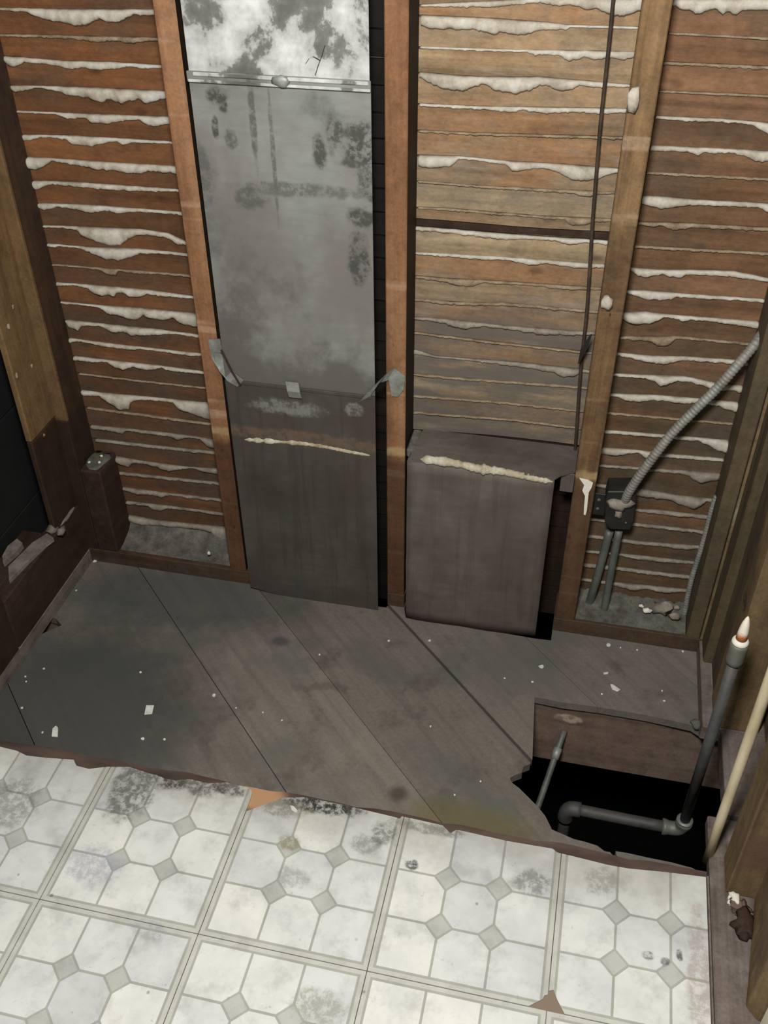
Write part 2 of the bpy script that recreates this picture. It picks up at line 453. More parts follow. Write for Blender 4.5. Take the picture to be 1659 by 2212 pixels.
MAT['duct_mid'] = metal_mat('dull_galvanized', [(0.3, S(104, 106, 102)), (0.42, S(142, 144, 138)), (0.7, S(154, 155, 150))], S(122, 114, 108), 0.75, 9, 0.5, 0.25,
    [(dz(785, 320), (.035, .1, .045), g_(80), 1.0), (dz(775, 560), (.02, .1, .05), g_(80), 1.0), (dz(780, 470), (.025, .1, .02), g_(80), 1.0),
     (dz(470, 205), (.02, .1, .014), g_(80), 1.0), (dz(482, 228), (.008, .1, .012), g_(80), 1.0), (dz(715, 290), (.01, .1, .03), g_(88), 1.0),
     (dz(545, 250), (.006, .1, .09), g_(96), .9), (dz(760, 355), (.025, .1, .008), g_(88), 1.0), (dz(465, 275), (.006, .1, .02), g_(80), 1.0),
     (dz(640, 410), (.12, .1, .012), g_(106), .9), (dz(540, 430), (.03, .1, .02), g_(96), .9), (dz(430, 380), (.03, .1, .06), g_(100), .9), (dz(690, 330), (.012, .1, .03), g_(84), 1.0), (dz(730, 285), (.008, .1, .02), g_(84), 1.0), (dz(590, 330), (.004, .1, .12), g_(100), .9), (dz(500, 300), (.012, .1, .018), g_(92), .9), (dz(800, 400), (.02, .1, .03), g_(84), 1.0)], low_tone=S(100, 96, 90))
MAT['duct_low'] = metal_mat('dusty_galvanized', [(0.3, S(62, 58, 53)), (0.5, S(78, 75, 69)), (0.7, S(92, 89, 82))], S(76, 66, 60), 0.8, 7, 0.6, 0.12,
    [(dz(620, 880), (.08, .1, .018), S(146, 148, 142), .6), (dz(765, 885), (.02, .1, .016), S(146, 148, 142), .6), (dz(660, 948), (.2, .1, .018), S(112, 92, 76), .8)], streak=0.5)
MAT['duct_short'] = metal_mat('brown_dusted_metal', [(0.3, S(86, 76, 69)), (0.5, S(102, 92, 85)), (0.7, S(114, 106, 99))], S(84, 76, 68), 0.6, 8, 0.65, 0.08, streak=0.25)
MAT['strap'] = metal_mat('bent_strap_metal', [(0.3, S(112, 112, 106)), (0.5, S(146, 148, 142)), (0.7, S(176, 178, 172))], S(110, 100, 92), 0.4, 40, 0.45, 0.3)
MAT['pipe'] = metal_mat('dark_iron_pipe', [(0.3, S(66, 64, 64)), (0.5, S(84, 82, 82)), (0.7, S(98, 96, 94))], S(82, 76, 68), 0.5, 20, 0.55, 0.2)
MAT['coupling'] = metal_mat('grey_coupling', [(0.3, S(96, 96, 90)), (0.5, S(116, 116, 108)), (0.7, S(130, 130, 124))], S(92, 88, 80), 0.4, 20, 0.5, 0.3)
MAT['cable'] = metal_mat('dusty_armor', [(0.3, S(112, 114, 108)), (0.5, S(146, 148, 140)), (0.7, S(176, 176, 168))], S(134, 124, 116), 0.6, 30, 0.55, 0.25)
MAT['conduit'] = metal_mat('grey_conduit', [(0.3, S(84, 86, 82)), (0.5, S(108, 110, 104)), (0.7, S(120, 122, 116))], S(98, 92, 84), 0.5, 20, 0.5, 0.25)
MAT['box'] = metal_mat('black_box_steel', [(0.3, S(26, 26, 25)), (0.5, S(36, 36, 34)), (0.7, S(50, 50, 46))], S(52, 50, 46), 0.3, 30, 0.5, 0.1)
MAT['wire'] = metal_mat('black_wire', [(0.3, S(40, 30, 22)), (0.5, S(56, 44, 34)), (0.7, S(78, 62, 46))], S(64, 52, 40), 0.3, 40, 0.7, 0.0)

m = M('cream_pipe_paint', 0.5); m.color(m.ramp(m.noise(20, (1, 1, .3), 5), [(.3, S(158, 142, 110)), (.55, S(208, 194, 162)), (.75, S(222, 210, 182))])); MAT['cream'] = m.m
m = M('rusty_white_nipple', 0.55)
z = m.xyz()[2]
m.color(m.mix(m.spot((0.858, 0.49, 0.417), (0.03, 0.05, 0.016), 0.5, 60), S(238, 228, 208), S(172, 96, 40))); MAT['nipple'] = m.m
m = M('white_sealant', 0.5); m.color(S(232, 226, 212)); MAT['white'] = m.m
m = M('tar_paper', 0.85); m.color(m.ramp(m.noise(9, detail=5), [(.3, S(15, 15, 16)), (.7, S(27, 27, 27))])); MAT['tar'] = m.m
m = M('crawl_soil', 1.0, spec=0.0); m.color(S(16, 15, 14)); MAT['soil'] = m.m
m = M('cream_casing_paint', 0.5); m.color(S(232, 224, 200)); MAT['casing'] = m.m
m = M('black_tape', 0.6); m.color(S(34, 30, 26)); MAT['tape'] = m.m

# diagonal subfloor boards
m = M('grimy_floorboard', 0.75, spec=0.25)
_s = 0.70711
rot = m.n('ShaderNodeVectorRotate', rotation_type='Z_AXIS')
m.t.links.new(m.pos, rot.inputs['Vector']); rot.inputs['Angle'].default_value = math.radians(45)
gr = m.noise(40, (0.05, 1, 1), 6, 0.62, vec=rot.outputs[0], dist=0.4)
c = m.ramp(gr, [(0.25, S(104, 95, 88)), (0.5, S(120, 111, 103)), (0.75, S(128, 119, 111))])
sp_ = m.noise(120, detail=4, rough=0.8, off=(3, 1, 2))
c = m.mix(0.35, c, m.ramp(sp_, [(0.3, (0.5, 0.5, 0.5, 1)), (0.7, (1.35, 1.35, 1.35, 1))]), 'MULTIPLY')
blot = m.step(m.noise(5.5, detail=5, rough=0.6, off=(1, 5, 0)), 0.45, 0.62)
c = m.mix(m.math('MULTIPLY', blot, 0.7), c, S(96, 98, 90))
blot2 = m.step(m.noise(11, detail=5, rough=0.65, off=(6, 5, 0)), 0.55, 0.7)
c = m.mix(m.math('MULTIPLY', blot2, 0.55), c, S(86, 75, 69))
pale = m.step(m.noise(8, detail=5, rough=0.65, off=(2, 9, 4)), 0.56, 0.72)
c = m.mix(m.math('MULTIPLY', pale, 0.4), c, S(136, 126, 116))
for p, r, cc, a in [(at(150, 1520, 2, ZS), (.3, .25, .1), S(68, 69, 66), .85), (at(400, 1290, 2, ZS), (.3, .12, .1), S(70, 72, 70), .7), (at(1010, 1775, 2, ZS), (.12, .04, .1), S(112, 100, 66), .7),
                    (at(860, 1715, 2, ZS), (.02, .02, .1), S(70, 58, 52), .8), (at(1110, 1440, 2, ZS), (.12, .08, .1), S(96, 96, 88), .6), (at(605, 1385, 2, ZS), (.02, .015, .1), S(60, 62, 66), .7)]:
    c = m.mix(m.math('MULTIPLY', m.spot(tuple(p), r, 0.45, 12, 0.5), a), c, cc)
cr = m.math('MULTIPLY_ADD', m.rnd(), 0.2, 0.9)
ccn = m.n('ShaderNodeCombineColor')
for i in range(3): m.t.links.new(cr, ccn.inputs[i])
c = m.mix(1.0, c, ccn.outputs[0], 'MULTIPLY')
m.color(c); m.bump(gr, 0.2, 0.001)
MAT['board'] = m.m

# vinyl floor tiles
def vinyl(name, a, b, vary):
    m = M(name, 0.42, spec=0.35)
    n1 = m.noise(13, detail=5, rough=0.6)
    c = m.ramp(n1, [(0.32, a), (0.6, b)])
    r = m.rnd()
    c = m.mix(vary, c, m.ramp(r, [(0.0, S(176, 177, 186)), (0.35, S(220, 221, 220)), (0.7, S(244, 243, 232)), (1.0, S(200, 201, 206))]), 'MIX')
    sm = m.step(m.noise(17, detail=7, rough=0.7, off=(8, 8, 1)), 0.47, 0.68)
    c = m.mix(m.math('MULTIPLY', sm, 0.30), c, S(150, 148, 140))
    sp = m.step(m.noise(60, detail=6, rough=0.8, off=(1, 2, 3)), 0.60, 0.70)
    c = m.mix(m.math('MULTIPLY', sp, 0.40), c, S(120, 116, 104))
    vo = m.n('ShaderNodeTexVoronoi', feature='F1'); m.t.links.new(m.pos, vo.inputs['Vector']); vo.inputs['Scale'].default_value = 21
    dots = m.math('SUBTRACT', 1.0, m.step(m.math('ADD', vo.outputs['Distance'], m.math('MULTIPLY', m.noise(90), 0.08)), 0.08, 0.13))
    dots = m.math('MULTIPLY', dots, m.step(m.noise(5, off=(4, 4, 4), detail=2), 0.5, 0.58))
    c = m.mix(m.math('MULTIPLY', dots, 0.55), c, S(96, 92, 86))
    y = m.xyz()[1]
    edge = m.step(m.math('ADD', y, m.math('MULTIPLY_ADD', m.noise(9, detail=5, rough=.65), 0.3, -0.15)), 0.16, 0.34)
    c = m.mix(m.math('MULTIPLY', edge, 0.5), c, S(140, 136, 122))
    for px, py, rx, ry, colr, amt in [(290, 1700, .045, .075, S(92, 92, 84), .8), (375, 1690, .03, .018, S(62, 52, 46), .9), (440, 1690, .05, .03, S(92, 90, 82), .85), (495, 1700, .035, .022, S(72, 66, 60), .8),
                                      (690, 1735, .085, .022, S(34, 34, 30), .95), (610, 1745, .05, .02, S(120, 118, 100), .7), (790, 1825, .03, .02, S(150, 150, 146), .8), (830, 1800, .025, .025, S(96, 96, 84), .7),
                                      (890, 1868, .012, .01, S(66, 66, 64), .9), (625, 1822, .02, .018, S(146, 140, 112), .8), (1150, 1905, .035, .025, S(134, 134, 130), .8), (930, 1790, .07, .012, S(120, 116, 108), .7),
                                      (1300, 1900, .03, .03, S(150, 148, 136), .7), (1400, 2065, .009, .008, S(90, 90, 86), .8), (1437, 2078, .008, .008, S(90, 90, 86), .8), (1468, 2064, .006, .01, S(60, 60, 56), .8),
                                      (1510, 2100, .02, .12, S(168, 150, 142), .6), (205, 1870, .05, .04, S(168, 168, 182), .6), (25, 1735, .05, .06, S(122, 120, 112), .6), (630, 1895, .03, .02, S(150, 150, 148), .6), (320, 2010, .03, .02, S(158, 156, 160), .6), (690, 2175, .05, .03, S(166, 166, 154), .8)]:
        p = at(px, py, 2, 0)
        c = m.mix(m.ragged((p.x, p.y, 0), (rx, ry, .1), amt, 40), c, colr)
    m.color(c)
    m.rough(m.math('MULTIPLY_ADD', n1, 0.3, 0.34))
    m.bump(m.noise(30, detail=4), 0.2, 0.001)
    return m.m
MAT['vinyl'] = vinyl('marbled_white_vinyl', S(214, 215, 212), S(240, 240, 234), 0.32)
MAT['diamond'] = vinyl('grey_vinyl_diamond', S(184, 185, 180), S(200, 201, 194), 0.0)
MAT['grout'] = vinyl('grey_vinyl_grout', S(164, 164, 156), S(182, 182, 173), 0.0)
MAT['strip'] = vinyl('pale_vinyl_border', S(194, 194, 185), S(210, 210, 201), 0.0)
m = M('raw_underlayment', 0.8, spec=0.2)
c = m.ramp(m.noise(24, (0.3, 1, 1), 5), [(.3, S(66, 54, 48)), (.5, S(88, 72, 64)), (.75, S(110, 94, 84))])
p = at(560, 1720, 2, 0); c = m.mix(m.spot(tuple(p), (.05, .03, .1), .3, 20), c, S(190, 146, 112))
p = at(1185, 2180, 2, 0); c = m.mix(m.spot(tuple(p), (.06, .06, .1), .3, 20), c, S(140, 124, 108))
m.color(c); MAT['under'] = m.m

# ================================================================== FLOOR
floor = empty('floor', (0.1, 0.4, ZS), 'bare diagonal board floor meeting white vinyl tiles', kind='structure')

# outline of the board floor, with the hole by the right wall and the small notch by the left wall
def zf(px, py, z=ZS): return at(px, py, 2, z)
outline = [Vector((-0.70, 0.20, ZS)), Vector((0.585, 0.20, ZS))]
hole_px = [(1196, 1800), (1190, 1786), (1178, 1762), (1160, 1740), (1138, 1718), (1122, 1702), (1106, 1690), (1101, 1680), (1112, 1674), (1128, 1668), (1131, 1655), (1145, 1650), (1150, 1640), (1155, 1505), (1215, 1517), (1300, 1528), (1400, 1545), (1495, 1566), (1524, 1584)]
outline.append(Vector((0.593, 0.345, ZS)))
outline += [zf(*p) for p in hole_px]
outline += [Vector((0.915, 0.665, ZS)), Vector((0.915, 1.02, ZS)), Vector((0.5412, 1.02, ZS)), Vector((0.5412, 0.873, ZS)), Vector((0.505, 0.871, ZS)), Vector((0.1905, 0.878, ZS)), Vector((0.1815, 0.9055, ZS)), Vector((0.1815, 1.02, ZS)), Vector((0.1385, 1.02, ZS)), Vector((0.1385, 0.899, ZS)), Vector((-0.2, 0.893, ZS)), Vector((-0.2, 1.02, ZS)), Vector((-0.70, 1.02, ZS)), Vector((-0.70, 0.70, ZS)), zf(120, 1335), zf(133, 1350), zf(92, 1368), Vector((-0.70, 0.62, ZS))]
seams = [-0.43, -0.118, 0.276, 0.500, 0.741, 0.956, 1.182, 1.42, 1.66, 1.9]
for i in range(len(seams) - 1):
    g0 = 0.0008 if i != 4 else 0.0035
    g1 = 0.0008 if i != 3 else 0.0030
    bm = bmesh.new()
    vs = [bm.verts.new(p) for p in outline]
    bm.faces.new(vs)
    bm.normal_update()
    bmesh.ops.triangulate(bm, faces=bm.faces[:], ngon_method='EAR_CLIP')
    nrm = Vector((_s, _s, 0))
    for off, sgn in ((seams[i] + g0, -1), (seams[i + 1] - g1, 1)):
        geom = bm.verts[:] + bm.edges[:] + bm.faces[:]
        bmesh.ops.bisect_plane(bm, geom=geom, plane_co=nrm * off, plane_no=nrm * sgn, clear_outer=True)
    if not bm.faces:
        bm.free(); continue
    bmesh.ops.remove_doubles(bm, verts=bm.verts[:], dist=1e-5)
    dz_ = R.uniform(-0.0012, 0.0004)
    for v in bm.verts: v.co.z += dz_
    ext = bmesh.ops.extrude_face_region(bm, geom=bm.faces[:])
    for v in ext['geom']:
        if isinstance(v, bmesh.types.BMVert): v.co.z -= 0.02
    bm.verts.index_update()
    V = [v.co.copy() for v in bm.verts]; Fc = [tuple(v.index for v in f.verts) for f in bm.faces]
    bm.free()
    obj('floorboard', V, Fc, MAT['board'], floor)

# narrow board left under the front edge of the hole, splintered
sp = [(1190, 1790), (1215, 1801), (1240, 1812), (1265, 1818), (1290, 1826), (1306, 1838), (1318, 1840), (1336, 1862), (1330, 1838), (1356, 1842), (1400, 1852), (1450, 1862), (1495, 1874), (1521, 1888)]
pts = [zf(*p) for p in sp]
poly = [Vector((0.593, 0.20, ZS))] + pts + [Vector((0.90, 0.20, ZS))]
prism('floorboard', poly, 2, ZS - 0.02, ZS - 0.001, MAT['board'], floor)

# joists under the boards
box('joist', -0.9, 1.05, 0.70, 0.742, -0.243, -0.0462, MAT['joist'], floor, label='brown joist crossing the floor hole')
box('joist', -0.9, 1.05, 0.255, 0.297, -0.243, -0.0462, MAT['joist'], floor)

# underlayment
uy = 0.3205
upoly = []
for i in range(60):
    x = -1.2 + i * (0.875 + 1.2) / 59
    upoly.append(Vector((x, uy - 0.004 + 0.006 * mnoise.noise(Vector((x * 9, 3, 1))) + (0.002 if int(x * 17) % 3 else -0.002), 0)))
upoly += [Vector((0.875, -1.2, 0)), Vector((-1.2, -1.2, 0))]
prism('underlayment', upoly, 2, ZS + 0.0003, -0.0032, MAT['under'], floor, label='raw brown underlayment edge beneath the vinyl tiles')

# vinyl: clip polygons to convex cells
def clip(subject, cell):
    out = [(p[0], p[1]) for p in subject]
    n = len(cell)
    for i in range(n):
        a, b = cell[i], cell[(i + 1) % n]
        inp, out = out, []
        def side(p): return (b[0] - a[0]) * (p[1] - a[1]) - (b[1] - a[1]) * (p[0] - a[0])
        for k in range(len(inp)):
            p, q = inp[k - 1], inp[k]
            sp_, sq = side(p), side(q)
            if (sp_ >= 0) != (sq >= 0):
                t = sp_ / (sp_ - sq)
                out.append((p[0] + (q[0] - p[0]) * t, p[1] + (q[1] - p[1]) * t))
            if sq >= 0: out.append(q)
        if not out: return []
    res = []
    for p in out:
        if not res or (abs(p[0] - res[-1][0]) + abs(p[1] - res[-1][1])) > 1e-5: res.append(p)
    if len(res) > 2 and abs(res[0][0] - res[-1][0]) + abs(res[0][1] - res[-1][1]) < 1e-5: res.pop()
    ar = 0.5 * sum(res[i - 1][0] * res[i][1] - res[i][0] * res[i - 1][1] for i in range(len(res))) if len(res) > 2 else 0
    return res if abs(ar) > 4e-6 else []

front_px = [(0, 1613), (37, 1622), (57, 1632), (101, 1637), (159, 1641), (165, 1654), (192, 1661), (233, 1656), (280, 1657), (324, 1671), (338, 1674), (358, 1683), (380, 1686), (410, 1683), (450, 1692), (490, 1690), (540, 1702), (545, 1712), (532, 1752), (541, 1749), (571, 1738), (612, 1723), (660, 1722), (739, 1738), (836, 1761), (864, 1768), (868, 1763), (956, 1783), (973, 1800), (986, 1792), (1098, 1817), (1193, 1833), (1206, 1842), (1216, 1844), (1312, 1868), (1357, 1876), (1440, 1884), (1522, 1894)]
fp = [(zf(x, y, 0).x, zf(x, y, 0).y) for x, y in front_px]
fp = [(-1.0, 0.296), (-0.8, 0.300), (-0.65, 0.295)] + fp
XE = 0.8725
base_region = [(-1.3, -1.3), (XE, -1.3), (XE, fp[-1][1])] + list(reversed(fp[:-1])) + [(-1.3, 0.296)]
def reg_for(i, j):
    if (i, j) == (1, 0):   # broken corner, lower right
        c = [zf(*p, 0) for p in ((1112, 2196), (1136, 2176), (1160, 2164), (1172, 2158), (1176, 2150), (1192, 2146))]
        return [(i * T - 0.01, -0.02)] + [(p.x, p.y) for p in c] + [(2 * T + .01, 0.05)] + [(2 * T + .01, 0.5), (i * T - 0.01, 0.5)], True
    if (i, j) == (2, 0):
        c = [zf(*p, 0) for p in ((1184, 2140), (1196, 2138), (1204, 2160), (1226, 2202))]
        return [(2 * T - .01, 0.06)] + [(p.x, p.y) for p in c] + [(XE, -0.02), (XE, 0.5), (2 * T - .01, 0.5)], True
    return None, False
def flat(name, poly, z0, z1, mat, parent):
    if len(poly) < 3: return None
    return prism(name, [(p[0], p[1], 0) for p in poly], 2, z0, z1, mat, parent)
BW, GW = 0.0085, 0.0045      # border and grout widths
CW = (T - 2 * BW - 4 * GW) / 3
CUT = 0.0225
for j in range(-3, 1):
    for i in range(-4, 3):
        x0, y0 = i * T, j * T
        def rg(cell):
            r = clip(base_region, cell)
            extra, has = reg_for(i, j)
            if has and r:
                # subject is the broken outline; clip it by the (convex) cell, front edge is far from it
                r2 = clip(extra, cell)
                if j == 0:
                    ymid = y0 + 0.15
                    top = clip(base_region, [(max(c_[0] for c_ in cell) - 0, 0)] and cell)
                    if max(p[1] for p in r) < max(c_[1] for c_ in cell) - 1e-4 or max(p[0] for p in r) < max(c_[0] for c_ in cell) - 1e-4:
                        # cell touches front or right edge: those cells do not reach the broken corner, except on the right
                        if min(c_[1] for c_ in cell) > y0 + 0.05: return r
                return r2
            return r
        sq = [(x0 + .0006, y0 + .0006), (x0 + T - .0006, y0 + .0006), (x0 + T - .0006, y0 + T + (0.04 if j == 0 else -.0006)), (x0 + .0006, y0 + T + (0.04 if j == 0 else -.0006))]
        extra, has = reg_for(i, j)
        bp = clip(base_region, sq)
        if has:
            lowsq = [(sq[0][0], sq[0][1]), (sq[1][0], sq[1][1]), (sq[1][0], y0 + .12), (sq[0][0], y0 + .12)]
            lo_ = clip(extra, lowsq)
            up_ = clip(base_region, [(sq[0][0], y0 + .12), (sq[1][0], y0 + .12), sq[2], sq[3]])
            # stitch the two halves
            lo_ = [p for p in lo_]
            top_pts = [p for p in up_ if p[1] > y0 + .1201]
            left_low = [p for p in lo_ if p[1] < y0 + .1199]
            # order: along the bottom left->right, then front edge right->left
            left_low.sort(key=lambda p: (p[0], -p[1] if p[0] > x0 + T / 2 and i == 1 else p[1]))
            if i == 2: left_low.sort(key=lambda p: (p[0] > x0 + .05, p[0]))
            k0 = max(range(len(top_pts)), key=lambda k: top_pts[k][0] - 0.2 * top_pts[k][1])
            top_pts = top_pts[k0:] + top_pts[:k0]
            bp = left_low + top_pts
        if len(bp) < 3: continue
        tile = flat('vinyl_tile', bp, -0.0032, -0.0008, MAT['grout'], floor)
        # border strips
        YT = y0 + T + (0.03 if j == 0 else 0)
        ym = [y0 + .001, y0 + .12, YT - .001] if has else [y0 + .001, YT - .001]
        vert = [(xa_, ym[q], xb_, ym[q + 1]) for q in range(len(ym) - 1) for xa_, xb_ in ((x0 + .001, x0 + BW), (x0 + T - BW, x0 + T - .001))]
        for (a0, b0, a1, b1) in vert + [(x0 + BW, y0 + .001, x0 + T - BW, y0 + BW), (x0 + BW, y0 + T - BW, x0 + T - BW, YT - .001)]:
            if j == 0 and b0 > y0 + 0.2 and a1 - a0 > 0.1: continue
            pl = rg([(a0, b0), (a1, b0), (a1, b1), (a0, b1)])
            if pl: flat('border_strip', pl, -0.0009, -0.0003, MAT['strip'], tile)
        for a in range(3):
            for b in range(3):
                cx0 = x0 + BW + GW + a * (CW + GW); cy0 = y0 + BW + GW + b * (CW + GW)
                cx1, cy1 = cx0 + CW, cy0 + CW
                if j == 0 and b == 2: cy1 += 0.035
                cc = []
                def corner(px_, py_, ix, iy, cut):
                    dx = CUT if ix == 0 else -CUT; dy = CUT if iy == 0 else -CUT
                    if not cut: return [(px_, py_)]
                    p1, p2 = (px_ + dx, py_), (px_, py_ + dy)
                    return [p2, p1] if (ix, iy) in ((0, 0), (1, 1)) else [p1, p2]
                cc += corner(cx0, cy0, 0, 0, a > 0 and b > 0)
                cc += corner(cx1, cy0, 1, 0, a < 2 and b > 0)
                cc += corner(cx1, cy1, 1, 1, a < 2 and b < 2)
                cc += corner(cx0, cy1, 0, 1, a > 0 and b < 2)
                pl = rg(cc)
                if pl: flat('octagon_panel', pl, -0.0009, 0.0, MAT['vinyl'], tile)
        for a in range(2):
            for b in range(2):
                nx = x0 + BW + GW + (a + 1) * CW + a * GW + GW / 2; ny = y0 + BW + GW + (b + 1) * CW + b * GW + GW / 2
                h = CUT + GW / 2 - GW * 0.75
                pl = rg([(nx - h, ny), (nx, ny - h), (nx + h, ny), (nx, ny + h)])
                if pl: flat('grey_diamond', pl, -0.0009, -0.0002, MAT['diamond'], tile)

# unseen box added under the floor to keep light out of the hole
crawl = empty('light_block_box', (0.1, 0.3, -0.95), 'added dark box closing off the void under the floor', kind='structure')
box('light_block_base', -1.25, 1.15, -1.2, 1.3, -0.97, -0.95, MAT['soil'], crawl, 0)
for a in [(-1.27, -1.25, -1.2, 1.3), (1.15, 1.17, -1.2, 1.3), (-1.25, 1.15, -1.22, -1.2), (-1.25, 1.15, 1.3, 1.32)]:
    box('light_block_wall', a[0], a[1], a[2], a[3], -0.95, -0.047, MAT['soil'], crawl, 0)

# ================================================================== BACK WALL
wall = empty('wall_back', (0.12, YW, ZS), 'open stud wall showing the back of lath and plaster', kind='structure')
ZTOP = 2.4
box('plaster_sheet', -0.80, 1.05, YB + 0.0085, YB + 0.022, -0.06, ZTOP, MAT['backing'], wall, 0)
box('bottom_plate', -0.725, -0.2045, YW, YB, ZS, ZP, MAT['plate'], wall)
box('bottom_plate', 0.139, 0.181, YW, YB, ZS, ZP, MAT['plate'], wall)
box('bottom_plate', 0.5415, 0.96, YW, YB, ZS, ZP, MAT['plate'], wall)
SX = (-0.2415, 0.1595, 0.5658)
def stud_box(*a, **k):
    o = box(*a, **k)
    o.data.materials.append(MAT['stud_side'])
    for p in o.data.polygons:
        if abs(p.normal.x) > 0.8: p.material_index = 1  # side faces take a darker wood than the front
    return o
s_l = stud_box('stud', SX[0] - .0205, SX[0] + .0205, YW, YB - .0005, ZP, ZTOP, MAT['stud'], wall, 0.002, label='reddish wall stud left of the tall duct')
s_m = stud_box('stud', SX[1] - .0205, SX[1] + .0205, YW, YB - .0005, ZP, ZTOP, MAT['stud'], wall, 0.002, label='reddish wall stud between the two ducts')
s_r = box('stud', SX[2] - .0225, SX[2] + .0225, YW, YB - .0005, ZP, ZTOP, MAT['stud_grey'], wall, 0.002, label='weathered stud left of the junction box')
box('corner_stud', -0.70, -0.6205, YW + 0.0105, YB - .0005, ZP, ZTOP, MAT['stud_dark'], wall, 0.002)
box('corner_strip', -0.665, -0.6175, YW, YW + 0.010, 0.405, ZTOP, MAT['stud_old'], wall, 0.002, label='pale strip on the left corner stud')
box('corner_strip', -0.665, -0.6185, YW + .001, YW + 0.010, ZP, 0.4045, MAT['stud_dark'], wall, 0.002)
box('corner_stud', 0.842, 0.872, YW, YB - .0005, ZP, ZTOP, MAT['right_dark'], wall, 0.002)
box('corner_stud', 0.874, 0.95, YW, YB - .0005, ZP, ZTOP, MAT['right_wood'], wall, 0.002)
box('cripple_block', -0.619, -0.565, YW + .0005, YB - .001, ZP + .0005, 0.268, MAT['ledger'], wall, 0.004, label='short dark block in the left corner')

lump('block_dust', (-0.592, 0.952, 0.269), (.026, .042, .004), MAT['dust'], wall, 77, .5, 'grey dust on top of the corner block')
# plaster keys and lath, traced from the photo on the plane of the lath
def K(o, s, rows):
    out = []
    for top, bot in rows:
        f = lambda L: [(o[0] + x * s, o[1] + y * s) for x, y in L]
        out.append((f(top), f(bot)))
    return out
def thin(top, d): return (top, [(x, y + d) for x, y in top])
A1 = K((0, 0), .33755, [
 ([(0, 50), (960, 60)], [(0, 60), (180, 75), (280, 120), (400, 140), (490, 165), (560, 160), (640, 118), (700, 140), (770, 138), (860, 90), (960, 95)]),
 ([(0, 218), (990, 240)], [(0, 228), (200, 235), (400, 240), (520, 252), (640, 268), (720, 255), (850, 275), (920, 262), (990, 258)]),
 ([(0, 355), (400, 388), (700, 395), (1010, 415)], [(0, 375), (60, 415), (110, 425), (160, 395), (330, 410), (460, 440), (530, 430), (620, 445), (720, 440), (850, 420), (900, 435), (1010, 432)]),
 ([(50, 545), (600, 558), (1040, 580)], [(50, 550), (110, 588), (240, 555), (380, 580), (430, 605), (580, 625), (660, 658), (700, 632), (790, 660), (850, 640), (890, 630), (940, 660), (1040, 635)]),
 ([(95, 708), (500, 725), (1055, 745)], [(95, 715), (350, 722), (440, 758), (550, 750), (590, 782), (700, 788), (790, 770), (900, 762), (940, 795), (1010, 808), (1055, 795)]),
 ([(135, 862), (500, 868), (1085, 905)], [(135, 880), (160, 895), (200, 895), (240, 880), (340, 875), (420, 890), (470, 920), (520, 930), (600, 932), (700, 905), (760, 905), (790, 925), (850, 908), (1085, 915)]),
 ([(165, 1000), (330, 1012), (600, 1030), (1110, 1060)], [(165, 1030), (190, 1075), (235, 1085), (290, 1060), (340, 1025), (440, 1045), (560, 1065), (650, 1085), (720, 1085), (830, 1105), (920, 1108), (960, 1090), (1110, 1105)]),
 ([(205, 1155), (500, 1165), (1130, 1210)], [(205, 1180), (235, 1215), (285, 1190), (330, 1175), (480, 1190), (620, 1205), (800, 1215), (920, 1220), (1130, 1222)]),
 ([(235, 1300), (500, 1305), (1150, 1355)], [(235, 1320), (280, 1340), (350, 1330), (380, 1318), (510, 1340), (580, 1358), (680, 1345), (770, 1362), (870, 1350), (1040, 1360), (1150, 1372)]),
 ([(270, 1442), (500, 1448), (900, 1465), (1080, 1492), (1180, 1540)], [(270, 1450), (420, 1455), (500, 1470), (540, 1510), (600, 1535), (700, 1570), (770, 1570), (830, 1525), (880, 1500), (950, 1500), (1080, 1520), (1140, 1560), (1180, 1562)]),
 ([(300, 1558), (560, 1580), (880, 1590), (1190, 1620)], [(300, 1575), (480, 1575), (560, 1605), (640, 1635), (680, 1655), (770, 1663), (850, 1640), (900, 1618), (1050, 1620), (1190, 1634)])])
